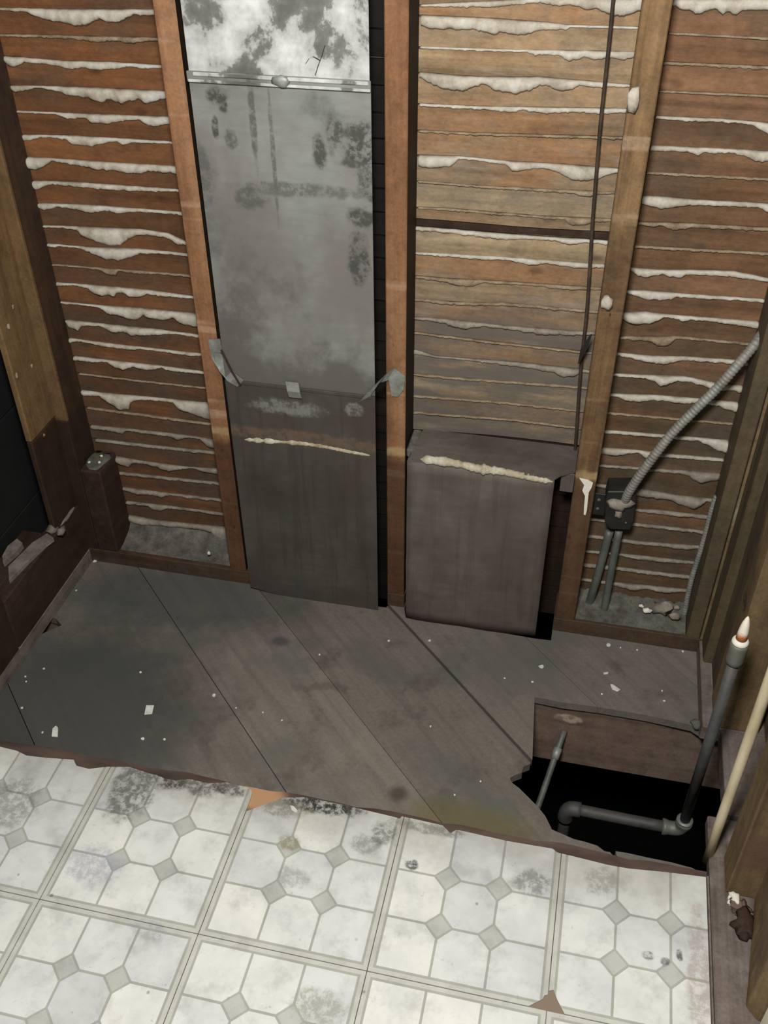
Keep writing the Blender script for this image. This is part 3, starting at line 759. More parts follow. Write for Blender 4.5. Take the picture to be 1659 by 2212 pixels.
A2 = K((0, 500), .33755, [
 ([(340, 207), (640, 232), (1205, 275)], [(340, 215), (540, 228), (640, 242), (690, 270), (750, 277), (757, 245), (830, 258), (900, 268), (1040, 270), (1205, 286)]),
 ([(365, 325), (600, 342), (940, 372), (1220, 412)], [(365, 345), (480, 340), (560, 358), (620, 400), (745, 408), (752, 385), (800, 390), (830, 412), (890, 418), (940, 398), (1060, 412), (1220, 424)]),
 ([(390, 448), (620, 470), (900, 490), (1260, 525)], [(390, 458), (520, 462), (630, 480), (700, 525), (760, 530), (850, 562), (890, 558), (920, 530), (960, 548), (1050, 565), (1110, 548), (1160, 585), (1260, 608)]),
 ([(425, 565), (660, 590), (1000, 625), (1270, 660)], [(425, 575), (450, 610), (510, 632), (525, 600), (640, 600), (720, 640), (800, 638), (850, 660), (960, 660), (1130, 650), (1270, 676)]),
 ([(450, 682), (700, 715), (1280, 780)], [(450, 708), (500, 700), (560, 705), (650, 728), (830, 752), (900, 748), (1080, 770), (1200, 788), (1280, 793)]),
 ([(480, 797), (690, 822), (1000, 855), (1300, 895)], [(480, 820), (590, 832), (690, 832), (730, 862), (800, 878), (860, 862), (950, 885), (1040, 868), (1100, 890), (1300, 907)]),
 thin([(510, 905), (900, 952), (1310, 996)], 6),
 ([(530, 1015), (650, 1030), (1000, 1062), (1330, 1095)], [(530, 1045), (640, 1048), (700, 1085), (770, 1138), (830, 1140), (836, 1095), (870, 1078), (930, 1072), (1000, 1080), (1110, 1090), (1150, 1130), (1220, 1160), (1330, 1198)]),
 thin([(565, 1122), (900, 1165), (1345, 1226)], 11),
 ([(590, 1238), (800, 1258), (1100, 1290), (1360, 1328)], [(590, 1260), (700, 1270), (790, 1292), (810, 1270), (930, 1288), (1040, 1302), (1100, 1310), (1140, 1330), (1200, 1315), (1280, 1322), (1330, 1370), (1365, 1378)]),
 thin([(620, 1325), (1000, 1370), (1370, 1406)], 15)])
A3 = K((0, 900), .33755, [
 ([(735, 250), (900, 280), (1200, 320), (1385, 330)], [(735, 275), (780, 300), (830, 322), (850, 292), (940, 300), (1010, 320), (1090, 345), (1180, 330), (1240, 322), (1280, 340), (1385, 360)]),
 thin([(765, 353), (1000, 378), (1400, 420)], 13),
 ([(790, 450), (1100, 490), (1410, 525)], [(790, 465), (880, 490), (960, 495), (1040, 512), (1090, 497), (1210, 517), (1410, 537)]),
 ([(815, 538), (1100, 572), (1425, 614)], [(815, 555), (950, 565), (985, 595), (1030, 598), (1080, 582), (1290, 607), (1425, 630)]),
 ([(830, 630), (1000, 662), (1430, 705)], [(830, 665), (920, 690), (1010, 690), (1100, 700), (1280, 715), (1360, 735), (1390, 775), (1445, 800)]),
 ([(900, 728), (1130, 760), (1445, 800)], [(900, 735), (1010, 765), (1130, 790), (1240, 830), (1440, 855)])])
B1 = K((860, 0), .33755, [
 ([(150, 30), (900, -10), (1560, -15)], [(150, 38), (600, 42), (900, 12), (1030, 35), (1110, 25), (1190, 55), (1280, 55), (1380, 100), (1450, 98), (1555, 65)]),
 ([(150, 95), (600, 115), (930, 140), (1090, 160), (1540, 172)], [(150, 160), (190, 180), (500, 188), (630, 222), (650, 200), (730, 218), (800, 222), (930, 185), (1080, 188), (1095, 168), (1540, 178)]),
 ([(145, 298), (820, 320), (1000, 320), (1520, 330)], [(145, 303), (500, 320), (820, 330), (880, 348), (980, 345), (1050, 360), (1090, 385), (1140, 385), (1190, 358), (1260, 378), (1380, 365), (1430, 382), (1510, 360)]),
 ([(140, 460), (500, 490), (900, 490), (1480, 542)], [(140, 490), (200, 525), (250, 548), (300, 570), (400, 578), (450, 570), (540, 532), (570, 540), (620, 575), (700, 590), (750, 598), (850, 575), (910, 540), (980, 550), (1000, 570), (1060, 578), (1110, 570), (1160, 540), (1250, 555), (1480, 552)]),
 ([(140, 662), (500, 680), (1460, 695)], [(140, 675), (400, 690), (560, 695), (710, 715), (820, 700), (960, 725), (1100, 712), (1300, 725), (1450, 715)]),
 thin([(135, 832), (500, 850), (1440, 876)], 11),
 ([(135, 990), (400, 1000), (700, 1030), (1080, 1050), (1410, 1078)], [(135, 1060), (200, 1072), (330, 1065), (375, 1030), (392, 1010), (560, 1030), (640, 1045), (690, 1050), (740, 1095), (900, 1072), (960, 1075), (1050, 1110), (1110, 1150), (1200, 1155), (1290, 1140), (1340, 1115), (1400, 1100)]),
 ([(130, 1155), (500, 1185), (1000, 1212), (1390, 1228)], [(130, 1160), (450, 1192), (700, 1208), (1000, 1226), (1120, 1232), (1180, 1256), (1280, 1240), (1390, 1238)]),
 ([(130, 1325), (350, 1335), (900, 1382), (1360, 1400)], [(130, 1328), (350, 1345), (600, 1368), (800, 1378), (1000, 1400), (1070, 1400), (1100, 1435), (1200, 1435), (1250, 1415), (1360, 1418)]),
 ([(115, 1448), (400, 1472), (800, 1505), (1340, 1540)], [(115, 1470), (330, 1485), (420, 1500), (560, 1515), (700, 1530), (800, 1524), (1000, 1535), (1100, 1560), (1200, 1548), (1340, 1560)])])
B2 = K((860, 450), .33755, [
 ([(115, 280), (600, 305), (1310, 358)], [(115, 290), (250, 300), (560, 325), (700, 325), (850, 360), (950, 348), (1150, 378), (1310, 376)]),
 ([(115, 430), (300, 448), (560, 460), (1300, 508)], [(115, 440), (300, 465), (400, 495), (470, 498), (540, 470), (660, 480), (900, 492), (1000, 512), (1290, 518)]),
 thin([(110, 575), (340, 598), (700, 605), (1280, 655)], 14),
 ([(105, 695), (300, 705), (700, 752), (1190, 788)], [(105, 705), (280, 725), (350, 750), (430, 768), (540, 750), (700, 768), (940, 805), (1180, 805)]),
 thin([(100, 790), (600, 852), (1180, 915)], 8),
 ([(100, 900), (240, 945), (800, 988), (1180, 1030)], [(100, 930), (400, 962), (600, 988), (820, 1015), (940, 1035), (1000, 1045), (1060, 1078), (1130, 1065), (1170, 1050)]),
 thin([(100, 1055), (350, 1080), (1150, 1138)], 10),
 thin([(100, 1195), (700, 1240), (1140, 1288)], 9),
 thin([(100, 1300), (700, 1345), (1130, 1396)], 9)])
C1 = K((1200, 0), .27667, [
 ([(905, -10), (1659, -20)], [(905, 35), (1000, 70), (1120, 108), (1200, 75), (1250, 70), (1310, 115), (1340, 90), (1370, 90), (1410, 118), (1460, 80), (1659, 75)]),
 thin([(880, 252), (1659, 293)], 10),
 ([(840, 482), (1659, 518)], [(840, 500), (1050, 505), (1300, 522), (1659, 538)]),
 thin([(805, 705), (1659, 743)], 10),
 ([(780, 905), (1300, 928), (1659, 958)], [(780, 918), (1000, 940), (1300, 946), (1500, 962), (1560, 985), (1620, 1020), (1659, 1045)]),
 ([(740, 1135), (1100, 1150), (1659, 1178)], [(740, 1170), (900, 1175), (1050, 1180), (1110, 1215), (1150, 1190), (1400, 1190), (1500, 1225), (1580, 1260), (1659, 1255)]),
 thin([(710, 1340), (1659, 1392)], 14),
 ([(670, 1528), (800, 1530), (1100, 1558), (1659, 1588)], [(670, 1585), (750, 1610), (840, 1632), (920, 1610), (1100, 1595), (1300, 1605), (1600, 1615), (1640, 1650), (1659, 1650)]),
 ([(640, 1733), (1000, 1740), (1659, 1778)], [(640, 1745), (760, 1765), (820, 1755), (920, 1790), (1000, 1785), (1080, 1770), (1659, 1800)])])
C2 = K((1200, 450), .27667, [
 thin([(615, 288), (1659, 346)], 15),
 ([(580, 460), (820, 480), (1050, 480), (1400, 490), (1659, 543)], [(580, 480), (650, 520), (700, 535), (780, 520), (830, 505), (880, 525), (960, 540), (1020, 512), (1200, 517), (1400, 532), (1540, 552), (1659, 570)]),
 ([(550, 640), (700, 640), (950, 662), (1659, 710)], [(550, 650), (620, 675), (700, 705), (800, 712), (900, 705), (950, 688), (1200, 702), (1500, 717), (1659, 738)]),
 ([(520, 810), (700, 805), (850, 826), (1300, 860), (1620, 884)], [(520, 855), (560, 885), (660, 900), (740, 895), (800, 870), (850, 842), (950, 860), (1000, 880), (1060, 862), (1300, 887), (1540, 925), (1620, 945)]),
 ([(500, 1000), (780, 1000), (940, 996), (1540, 1052)], [(500, 1015), (740, 1030), (790, 1065), (850, 1072), (900, 1050), (940, 1012), (1200, 1032), (1540, 1070)]),
 ([(470, 1125), (750, 1150), (1000, 1155), (1430, 1185)], [(470, 1140), (600, 1168), (750, 1200), (850, 1210), (920, 1197), (1000, 1180), (1200, 1193), (1430, 1215)]),
 ([(445, 1290), (720, 1300), (1000, 1312), (1100, 1330), (1290, 1372), (1490, 1385)], [(445, 1305), (700, 1320), (770, 1345), (820, 1382), (880, 1365), (950, 1342), (1080, 1357), (1200, 1395), (1290, 1412), (1380, 1415), (1440, 1435), (1485, 1425)]),
 ([(410, 1445), (800, 1458), (1180, 1490), (1455, 1515)], [(410, 1460), (480, 1465), (560, 1495), (640, 1505), (780, 1492), (880, 1502), (1000, 1517), (1180, 1517), (1280, 1542), (1400, 1585), (1450, 1570)]),
 thin([(390, 1588), (1410, 1678)], 11)])
C3 = K((1150, 900), .30683, [
 ([(495, 92), (980, 130), (1180, 148), (1400, 165)], [(495, 106), (700, 126), (980, 146), (1080, 160), (1180, 167), (1240, 195), (1300, 235), (1360, 248), (1395, 235)]),
 ([(470, 215), (740, 235), (940, 260), (1365, 296)], [(470, 255), (600, 268), (740, 247), (800, 285), (860, 285), (940, 278), (1180, 300), (1365, 312)]),
 ([(455, 335), (1050, 378), (1330, 398)], [(455, 346), (720, 367), (1040, 397), (1100, 412), (1140, 445), (1190, 458), (1240, 448), (1330, 435)]),
 ([(430, 470), (730, 500), (1000, 548), (1275, 578)], [(430, 482), (740, 550), (900, 570), (980, 580), (1040, 615), (1130, 642), (1180, 620), (1225, 592), (1275, 600)]),
 ([(410, 610), (770, 652), (880, 655), (1245, 696)], [(410, 622), (770, 666), (880, 680), (1240, 716)]),
 thin([(390, 708), (740, 750), (1195, 800)], 16),
 ([(380, 828), (760, 878), (1155, 908)], [(380, 845), (760, 896), (900, 906), (1080, 930), (1155, 926)]),
 ([(360, 938), (720, 972), (1110, 1016)], [(360, 950), (600, 970), (800, 1006), (1110, 1032)]),
 thin([(345, 1030), (570, 1052), (930, 1098), (1090, 1115)], 20),
 ([(330, 1135), (550, 1163), (1055, 1212)], [(330, 1147), (550, 1177), (700, 1215), (800, 1207), (920, 1232), (1055, 1230)])])

class Curve:
    def __init__(self, pts):
        w = [at(x, y, 1, YB) for x, y in pts]
        self.p = sorted([(v.x, v.z) for v in w])
    def __call__(self, x):
        p = self.p
        if len(p) == 1: return p[0][1]
        for k in range(len(p) - 1):
            if x <= p[k + 1][0] or k == len(p) - 2:
                a, b = p[k], p[k + 1]
                t = (x - a[0]) / (b[0] - a[0] + 1e-9)
                if k == 0 and x < a[0] or x > p[-1][0]: t = max(-0.3, min(1.3, t)) if len(p) > 2 else t
                return a[1] + (b[1] - a[1]) * t
        return p[-1][1]

def make_key(top, bot, xa, xb, seed):
    n = max(12, int((xb - xa) / 0.0035)); nc = 7
    vs, fs = [], []
    for i in range(n + 1):
        x = xa + (xb - xa) * i / n
        zt = top(x) + 0.0012
        zb = bot(x) - 0.0012 + 0.0022 * mnoise.noise(Vector((x * 190, seed, 0))) + 0.0024 * mnoise.noise(Vector((x * 75, seed, 5)))
        zb = min(zb, zt - 0.0046)
        h = zt - zb
        bl = min(0.013, 0.0022 + 0.42 * h) * (0.8 + 0.5 * mnoise.noise(Vector((x * 45, seed * 2.3, 3))))
        for k in range(nc):
            t = k / (nc - 1)
            prof = math.sin(math.pi * t ** 0.9) ** 0.45 if 0 < t < 1 else 0.0
            j = 0.0007 * mnoise.noise(Vector((x * 90, t * 9, seed)))
            vs.append((x, YB + (0.002 if t == 0 else -0.0012) - bl * prof + (0.0 if t in (0, 1) else j), zt - t * h))
    for i in range(n):
        for k in range(nc - 1):
            fs.append((i * nc + k, i * nc + k + 1, (i + 1) * nc + k + 1, (i + 1) * nc + k))
    fs.append(tuple(range(nc))); fs.append(tuple(n * nc + k for k in reversed(range(nc))))
    for i in range(n): fs.append((i * nc, (i + 1) * nc, (i + 1) * nc + nc - 1, i * nc + nc - 1))
    hs = sorted(top(xa + (xb - xa) * q / 20) - bot(xa + (xb - xa) * q / 20) for q in range(21))
    zm = top((xa + xb) / 2)
    mt = 'key_thin' if hs[14] < 0.0062 else ('key_low' if zm < 0.42 or (0.15 < xa < 0.55 and zm < 0.80) else 'key')
    return obj('plaster_key', vs, fs, MAT[mt], wall, smooth=True)

def make_lath(ft, fb, xa, xb, mat, gap=0.0036, dy=0.0):
    n = 6; vs, fs = [], []
    y0 = YB + dy + R.uniform(-0.0006, 0.0008)
    for i in range(n + 1):
        x = xa + (xb - xa) * i / n
        zt = ft(x) - gap + R.uniform(-.0006, .0006); zb = fb(x) + R.uniform(-.0006, .0006)
        if zb > zt - 0.006: zb = zt - 0.006
        vs += [(x, y0, zb), (x, y0, zt), (x, YB + .0083, zt), (x, YB + .0083, zb)]
    for i in range(n):
        for k in range(4): fs.append((i * 4 + k, i * 4 + (k + 1) % 4, i * 4 + 4 + (k + 1) % 4, i * 4 + 4 + k))
    fs += [(0, 1, 2, 3), tuple(n * 4 + k for k in (3, 2, 1, 0))]
    return obj('lath', vs, fs, mat, wall)

def bay(keys, xa, xb, kx0, kx1, mat, ext_up, zfloor, seed0, mats=None):
    tops = [Curve(t) for t, b in keys]; bots = [Curve(b) for t, b in keys]
    xm = (xa + xb) / 2
    for i in range(len(keys)):
        a = max(kx0, bots[i].p[0][0]); b = min(kx1, bots[i].p[-1][0] + 0.05)
        make_key(tops[i], bots[i], a, b, seed0 + i)
        if i and mats and mats(i):
            tm = lambda x, i=i: tops[i - 1](x) * 0.42 + tops[i](x) * 0.58
            make_lath(tops[i - 1], tm, xa, xb, mat)
            make_lath(lambda x: tm(x) + 0.003, tops[i], xa, xb, mats(i), dy=0.0055)  # dark strip painted as the shaded recess where a lath is missing
        elif i: make_lath(tops[i - 1], tops[i], xa, xb, mat)
    # lath above the frame
    for k in range(ext_up):
        make_lath(lambda x, k=k: tops[0](x) + 0.046 * (k + 1), lambda x, k=k: tops[0](x) + 0.046 * k, xa, xb, mat)
    # lath below the last traced key
    k = 0
    while tops[-1](xm) - 0.046 * (k + 1) > zfloor - 0.03:
        make_lath(lambda x, k=k: tops[-1](x) - 0.046 * k, lambda x, k=k: tops[-1](x) - 0.046 * (k + 1), xa, xb, MAT['stud_side'] if mats and k else mat)  # dark material paints the gap's shade onto lath behind the short duct
        k += 1
bay(A1 + A2 + A3, -0.66, -0.2425, -0.622, -0.262, MAT['lath_red'], 4, 0.016, 10)
bay(B1 + B2, 0.1605, 0.565, 0.18, 0.5435, MAT['lath_tan'], 4, -0.07, 60, lambda i: MAT['ledger'] if i == 9 else None)
bay(C1 + C2 + C3, 0.567, 0.90, 0.588, 0.842, MAT['lath_brown'], 4, 0.016, 110)
zz = 1.58
while zz > -0.06:
    make_lath(lambda x, z=zz: z, lambda x, z=zz: z - 0.0465, -0.2405, 0.1585, MAT['bay_dark'])
    zz -= 0.0465

# plaster splashes on the studs
p = at(1368, 213, 1, YW); lump('plaster_lump', (p.x, YW - .004, p.z), (.010, .008, .019), MAT['key'], wall, 3, .5, 'cream plaster lump on the right stud, upper')
p = at(1311, 652, 1, YW); lump('plaster_lump', (p.x, YW - .004, p.z), (.012, .008, .014), MAT['key'], wall, 5, .5, 'cream plaster lump on the right stud, lower')
dr = [(1252, 1032), (1270, 1036), (1281, 1042), (1278, 1052), (1272, 1062), (1270, 1080), (1268, 1100), (1265, 1111), (1261, 1110), (1262, 1090), (1264, 1070), (1258, 1058), (1262, 1046)]
prism('plaster_drip', [at(x, y, 1, YW) for x, y in dr], 1, YW - 0.003, YW + 0.0005, MAT['white'], wall, 'white paint drip on the right stud')

# dust along the bottom plate
def dust(name, x0, x1, y0, y1, zb, zf_, seed, label, amp=0.006):
    nx, ny = 46, 14; vs, fs = [], []
    for i in range(nx + 1):
        for k in range(ny + 1):
            x = x0 + (x1 - x0) * i / nx; y = y0 + (y1 - y0) * k / ny
            t = k / ny
            z_ = ZP + 0.0006 + zf_ * t + (zb - zf_) * t * t * 1.0
            z_ += amp * t * (mnoise.noise(Vector((x * 40, y * 40, seed))) + 0.6 * mnoise.noise(Vector((x * 110, y * 110, seed))))
            vs.append((x, y, max(z_, ZP + .0004)))
    for i in range(nx):
        for k in range(ny):
            a = i * (ny + 1) + k; fs.append((a, a + 1, a + ny + 2, a + ny + 1))
    o = obj(name, vs, fs, MAT['dust'], wall, smooth=True, label=label); o['kind'] = 'stuff'
    return o
dust('dust_drift', -0.563, -0.263, YW + .012, YB, 0.034, 0.012, 3, 'grey dust drift on the bottom plate, left bay')
dust('dust_drift', 0.59, 0.841, YW + .008, YB, 0.022, 0.010, 9, 'grey dust and rubble on the bottom plate, right bay', 0.009)

# ================================================================== LEFT WALL
wl = empty('wall_left', (XL, 0.6, ZS), 'open left wall with black panels behind its studs', kind='structure')
box('bottom_plate', XL - 0.09, XL, 0.25, YW - .001, ZS, ZP, MAT['plate_y'], wl)
box('stud', XL - 0.016, XL - .0005, 0.792, YW - .001, 0.42, ZTOP, MAT['stud_old'], wl, 0.003, label='plaster-spattered stud of the left wall')
box('stud', XL - 0.016, XL - .0015, 0.793, YW - .002, 0.162, 0.4195, MAT['stud_dark'], wl, 0.003)
box('stud', XL - 0.09, XL + 0.002, 0.44, 0.545, ZP + .0003, ZTOP, MAT['stud_dark'], wl, 0.003)
box('blocking_board', XL - 0.036, XL, 0.548, YW - .0015, ZP + .0003, 0.161, MAT['ledger'], wl, 0.003, label='dark blocking board low on the left wall')
box('blocking_board', XL - 0.09, XL - 0.0365, 0.548, 0.79, ZP + .0003, 0.158, MAT['ledger'], wl, 0.003)
for (z0, z1) in [(-0.02, 0.196), (0.2, 0.442), (0.446, 0.69), (0.694, 1.0), (1.004, 1.5), (1.504, 2.4)]:
    box('black_panel', XL - 0.112, XL - 0.0905, 0.1, 1.02, z0, z1, MAT['tar'], wl, 0.002)
box('backing', XL - 0.125, XL - 0.1125, 0.1, 1.02, -0.02, 2.4, MAT['soil'], wl, 0)
for (px, py, r, s) in [(36, 812, .007, 1), (62, 640, .010, 2), (18, 705, .006, 3), (68, 790, .004, 4), (28, 665, .006, 6), (95, 940, .005, 8)]:
    p = at(px, py, 0, XL)
    lump('plaster_spatter', (XL, p.y, p.z), (.0025, r * .6, r), MAT['key_thin'], wl, s, .9)

# ================================================================== RIGHT WALL
wr = empty('wall_right', (XR + .05, 0.5, ZS), 'open right wall of rough studs', kind='structure')
box('bottom_plate', XR, 1.0, 0.65, YW - .001, ZS, ZP, MAT['plate_y'], wr, 0.002)
box('bottom_plate', 0.911, 1.0, 0.44, 0.6495, ZS, ZP, MAT['plate_y'], wr, 0.002)
box('bottom_plate', 0.879, 1.0, -0.6, 0.4395, ZS, 0.004, MAT['plate_y'], wr, 0.003)
box('filler_strip', 0.8755, 0.8785, -0.6, 0.31, ZS, -0.004, MAT['slab'], wr, 0)
box('stud', 0.878, 0.97, 0.835, YW - .0015, ZP + .0003, ZTOP, MAT['right_dark'], wr, 0.003)
box('stud', 0.897, 0.985, 0.742, 0.8345, ZP + .0003, ZTOP, MAT['right_dark'], wr, 0.003)
box('stud', 0.894, 0.985, 0.652, 0.7395, ZP + .0003, ZTOP, MAT['right_wood'], wr, 0.003, label='brown stud behind the dark iron pipe')
box('stud', 0.905, 0.995, 0.276, 0.352, 0.0045, ZTOP, MAT['right_wood'], wr, 0.003, label='brown stud behind the cream pipe')
box('wall_panel', 1.0, 1.02, -0.6, 1.02, ZS, ZTOP, MAT['right_wood'], wr, 0)
poly = [Vector((0.957, 0.289, 0)), Vector((0.945, 0.2, 0)), Vector((0.934, 0.114, 0)), Vector((0.928, 0.075, 0)), Vector((0.945, 0.055, 0)), Vector((0.9995, 0.05, 0)), Vector((0.9995, 0.275, 0)), Vector((0.985, 0.2755, 0))]
prism('board', poly, 2, 0.0045, ZTOP, MAT['right_wood'], wr, 'warm brown board at the right edge', 0.002)
tr = box('trim_1', 0.948, 0.9995, 0.0, 0.052, 0.0045, 2.1, MAT['casing'], None, 0.003, base=True)
tag(tr, 'cream painted casing at the bottom right corner', kind='structure')

# ================================================================== TALL DUCT
DX0, DX1, DY = -0.204, 0.1205, 0.886
d1 = empty('sheet_metal_duct', ((DX0 + DX1) / 2, 0.93, ZS), 'tall galvanized sheet metal duct running up between two studs', 'duct')
ZSEAM, ZJ = 1.186, 0.583
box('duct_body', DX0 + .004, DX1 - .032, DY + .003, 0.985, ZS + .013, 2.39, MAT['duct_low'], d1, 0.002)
box('upper_section', DX0 + .002, DX1 - .002, DY, DY + .0028, ZSEAM + .004, 2.4, MAT['duct_bright'], d1, 0.0006, label='bright mottled upper duct section')
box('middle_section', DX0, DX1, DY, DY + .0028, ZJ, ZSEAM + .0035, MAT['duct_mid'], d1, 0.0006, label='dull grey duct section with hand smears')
# lower section: front edge at the floor is slightly bent
lowv = []
for x, zb in [(DX0 - .001, ZS + .012), (DX0 + .06, ZS + .002), (DX0 + .12, ZS), (DX1, ZS)]:
    for y in (DY - .001, DY + .002):
        lowv.append((x, y, zb)); lowv.append((x, y, ZJ - .0005))
fs = []
for i in range(3):
    a = i * 4; b = a + 4
    fs += [(a, a + 1, b + 1, b), (a + 2, b + 2, b + 3, a + 3), (a, b, b + 2, a + 2), (a + 1, a + 3, b + 3, b + 1)]
fs += [(0, 2, 3, 1), (12, 13, 15, 14)]
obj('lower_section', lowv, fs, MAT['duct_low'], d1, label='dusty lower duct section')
# S-cleat at the seam
c1 = box('seam_cleat', DX0 - .001, DX1 + .001, DY - .006, DY - .0003, ZSEAM - .006, ZSEAM + .012, MAT['duct_mid'], d1, 0.0015)
box('cleat_rib', DX0 + .012, DX1 - .002, DY - .0095, DY - .0062, ZSEAM + .005, ZSEAM + .0115, MAT['duct_bright'], c1, 0.0015)
box('cleat_rib', DX0 + .002, DX1 + .001, DY - .0085, DY - .0062, ZSEAM - .0055, ZSEAM - .0005, MAT['duct_bright'], c1, 0.001)
p = at(610, 172, 1, DY); lump('cleat_tab', (p.x, DY - .009, p.z), (.016, .004, .010), MAT['strap'], d1, 4, .35)
for st in ([(702, 98), (695, 122), (688, 140), (681, 163)], [(660, 138), (668, 126), (676, 122), (684, 126), (692, 131)]):
    pp = [at(x, y, 1, DY - .0008) for x, y in st]
    ribbon('pencil_mark', pp, [(.0008, 0, .0004)] * len(pp), .0006, [(0, -1, 0)] * len(pp), MAT['box'], d1, 'dark pencil mark on the upper duct section')
# lap joint with its bent middle tab
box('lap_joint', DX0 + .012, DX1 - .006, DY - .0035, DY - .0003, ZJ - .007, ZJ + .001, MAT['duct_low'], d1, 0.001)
p = at(638, 842, 1, DY)
ribbon('lap_tab', [(p.x - .005, DY - .003, p.z + .02), (p.x, DY - .011, p.z + .002), (p.x + .002, DY - .008, p.z - .014)], [(.014, 0, 0)] * 3, .0015, [(0, -1, .2)] * 3, MAT['strap'], d1)
# old caulk line at tub-rim height
def bead(name, pxs, Y, r, mat, parent, label=None):
    pts = [at(x, y, 1, Y) for x, y in pxs]
    pts = [Vector((p.x, Y, p.z)) for p in pts]
    o = tube(name, pts, lambda L, t: r * min(1, 12 * min(t, 1 - t) + .2) * (0.55 + 0.9 * abs(mnoise.noise(Vector((L * 38, r * 900, 2)))) + 0.5 * abs(mnoise.noise(Vector((L * 130, r * 900, 4))))), mat, parent, 10, 0.003, label=label)
    for v in o.data.vertices: v.co.y *= 1.0
    return o
bead('caulk_line', [(522, 948), (580, 952), (650, 957), (700, 964), (750, 974), (806, 984)], DY + .001, .0065, MAT['caulk'], d1, 'yellowed caulk line across the duct')
# hanger straps to the studs
L0 = lambda px, py, Y: at(px, py, 1, Y)
s1 = [L0(463, 732, YW - .002), L0(470, 772, YW - .002), L0(486, 796, .893), L0(500, 815, DY - .002), L0(520, 828, DY - .003)]
ribbon('hanger_strap', s1, [(.0135, 0, .002), (.0135, 0, .002), (.011, 0, .010), (.009, 0, .010), (.008, 0, .009)], .0016, [(0, -1, 0)] * 5, MAT['strap'], d1, 'bent strap nailed to the left stud')
p = L0(476, 775, YW - .004); box('strap_fold', p.x - .012, p.x + .012, YW - .0075, YW - .0042, p.z - .017, p.z + .013, MAT['strap'], d1, .001)
s2 = [L0(787, 862, DY - .002), L0(806, 838, DY - .008), L0(826, 816, .893), L0(845, 808, YW - .006), L0(858, 816, YW - .006), L0(858, 840, YW - .004), L0(853, 856, YW - .003)]
ribbon('hanger_strap', s2, [(.013, 0, .010), (.012, 0, .012), (.011, 0, .014), (.007, 0, .015), (.017, 0, .006), (.014, 0, .001), (.006, 0, 0)], .0018, [(0, -1, 0)] * 7, MAT['strap'], d1, 'curled strap hooked over the middle stud')
ribbon('strap_wire', [L0(478, 755, .884), L0(500, 800, .882), L0(520, 833, .882)], [(.002, 0, .001)] * 3, .0015, [(0, -1, 0)] * 3, MAT['wire'], d1)

# ================================================================== SHORT DUCT
SX0, SX1, SY, SZ = 0.1925, 0.503, 0.868, 0.447
d2 = empty('floor_duct', ((SX0 + SX1) / 2, 0.93, ZS), 'short brown dusty metal duct box rising knee-high from the floor', 'duct')
# front panel with a slightly rounded foot and dents
nx, nz = 14, 16; vs, fs = [], []
for i in range(nx + 1):
    for k in range(nz + 1):
        x = SX0 + (SX1 - SX0) * i / nx; zc = ZS + .0005 + (SZ - ZS - .003) * k / nz
        if k == 0: zc += 0.006 * max(0, (i - 11) / 3) + 0.003 * (1 if i == 0 else 0)
        dy_ = 0.0022 * mnoise.noise(Vector((x * 14, zc * 14, 4))) + (0.004 * (1 - k / 5) if k < 5 else 0)
        dy_ += -0.0025 * math.exp(-((zc - 0.155) / 0.012) ** 2)
        vs.append((x, SY + dy_, zc))
nfront = len(vs)
for i in range(nx + 1):
    for k in range(nz + 1):
        v = vs[i * (nz + 1) + k]; vs.append((v[0], v[1] + 0.002, v[2]))
def gi(i, k, o=0): return o * nfront + i * (nz + 1) + k
for o_ in (0, 1):
    for i in range(nx):
        for k in range(nz):
            fs.append((gi(i, k, o_), gi(i + 1, k, o_), gi(i + 1, k + 1, o_), gi(i, k + 1, o_)))
for i in range(nx):
    for k in (0, nz): fs.append((gi(i, k), gi(i + 1, k), gi(i + 1, k, 1), gi(i, k, 1)))
for k in range(nz):
    for i in (0, nx): fs.append((gi(i, k), gi(i, k + 1), gi(i, k + 1, 1), gi(i, k, 1)))
obj('front_panel', vs, fs, MAT['duct_short'], d2, smooth=True)
box('side_panel', SX0, SX0 + .0015, SY + .008, .988, ZS + .003, SZ - .003, MAT['duct_short'], d2, 0)
box('side_panel', SX1 - .0015, SX1, SY + .008, .988, ZS + .003, SZ - .003, MAT['duct_short'], d2, 0)
prism('top_panel', [(SX0 + .012, .9905, 0), (SX0 + .002, SY - .001, 0), (SX1 + .002, SY - .001, 0), (SX1 + .012, SY + .012, 0), (.5425, SY + .03, 0), (.5425, .9905, 0)], 2, SZ - .0028, SZ, MAT['duct_short'], d2, 'dusty flat top of the short duct')
box('right_flange', SX1 + .012, .5425, SY + .024, SY + .028, SZ - .05, SZ - .003, MAT['duct_short'], d2, 0.001)
box('torn_tape', SX0 - .009, SX0 + .010, SY + .036, .985, SZ - .02, SZ + .001, MAT['dust'], d2, 0.003, label='crumpled grey tape in the gap beside the stud')
bead('caulk_line', [(908, 992), (950, 996), (1000, 1004), (1030, 1012), (1080, 1018), (1130, 1028), (1196, 1040)], SY + .002, .0095, MAT['caulk'], d2, 'white caulk bead along the top front edge')

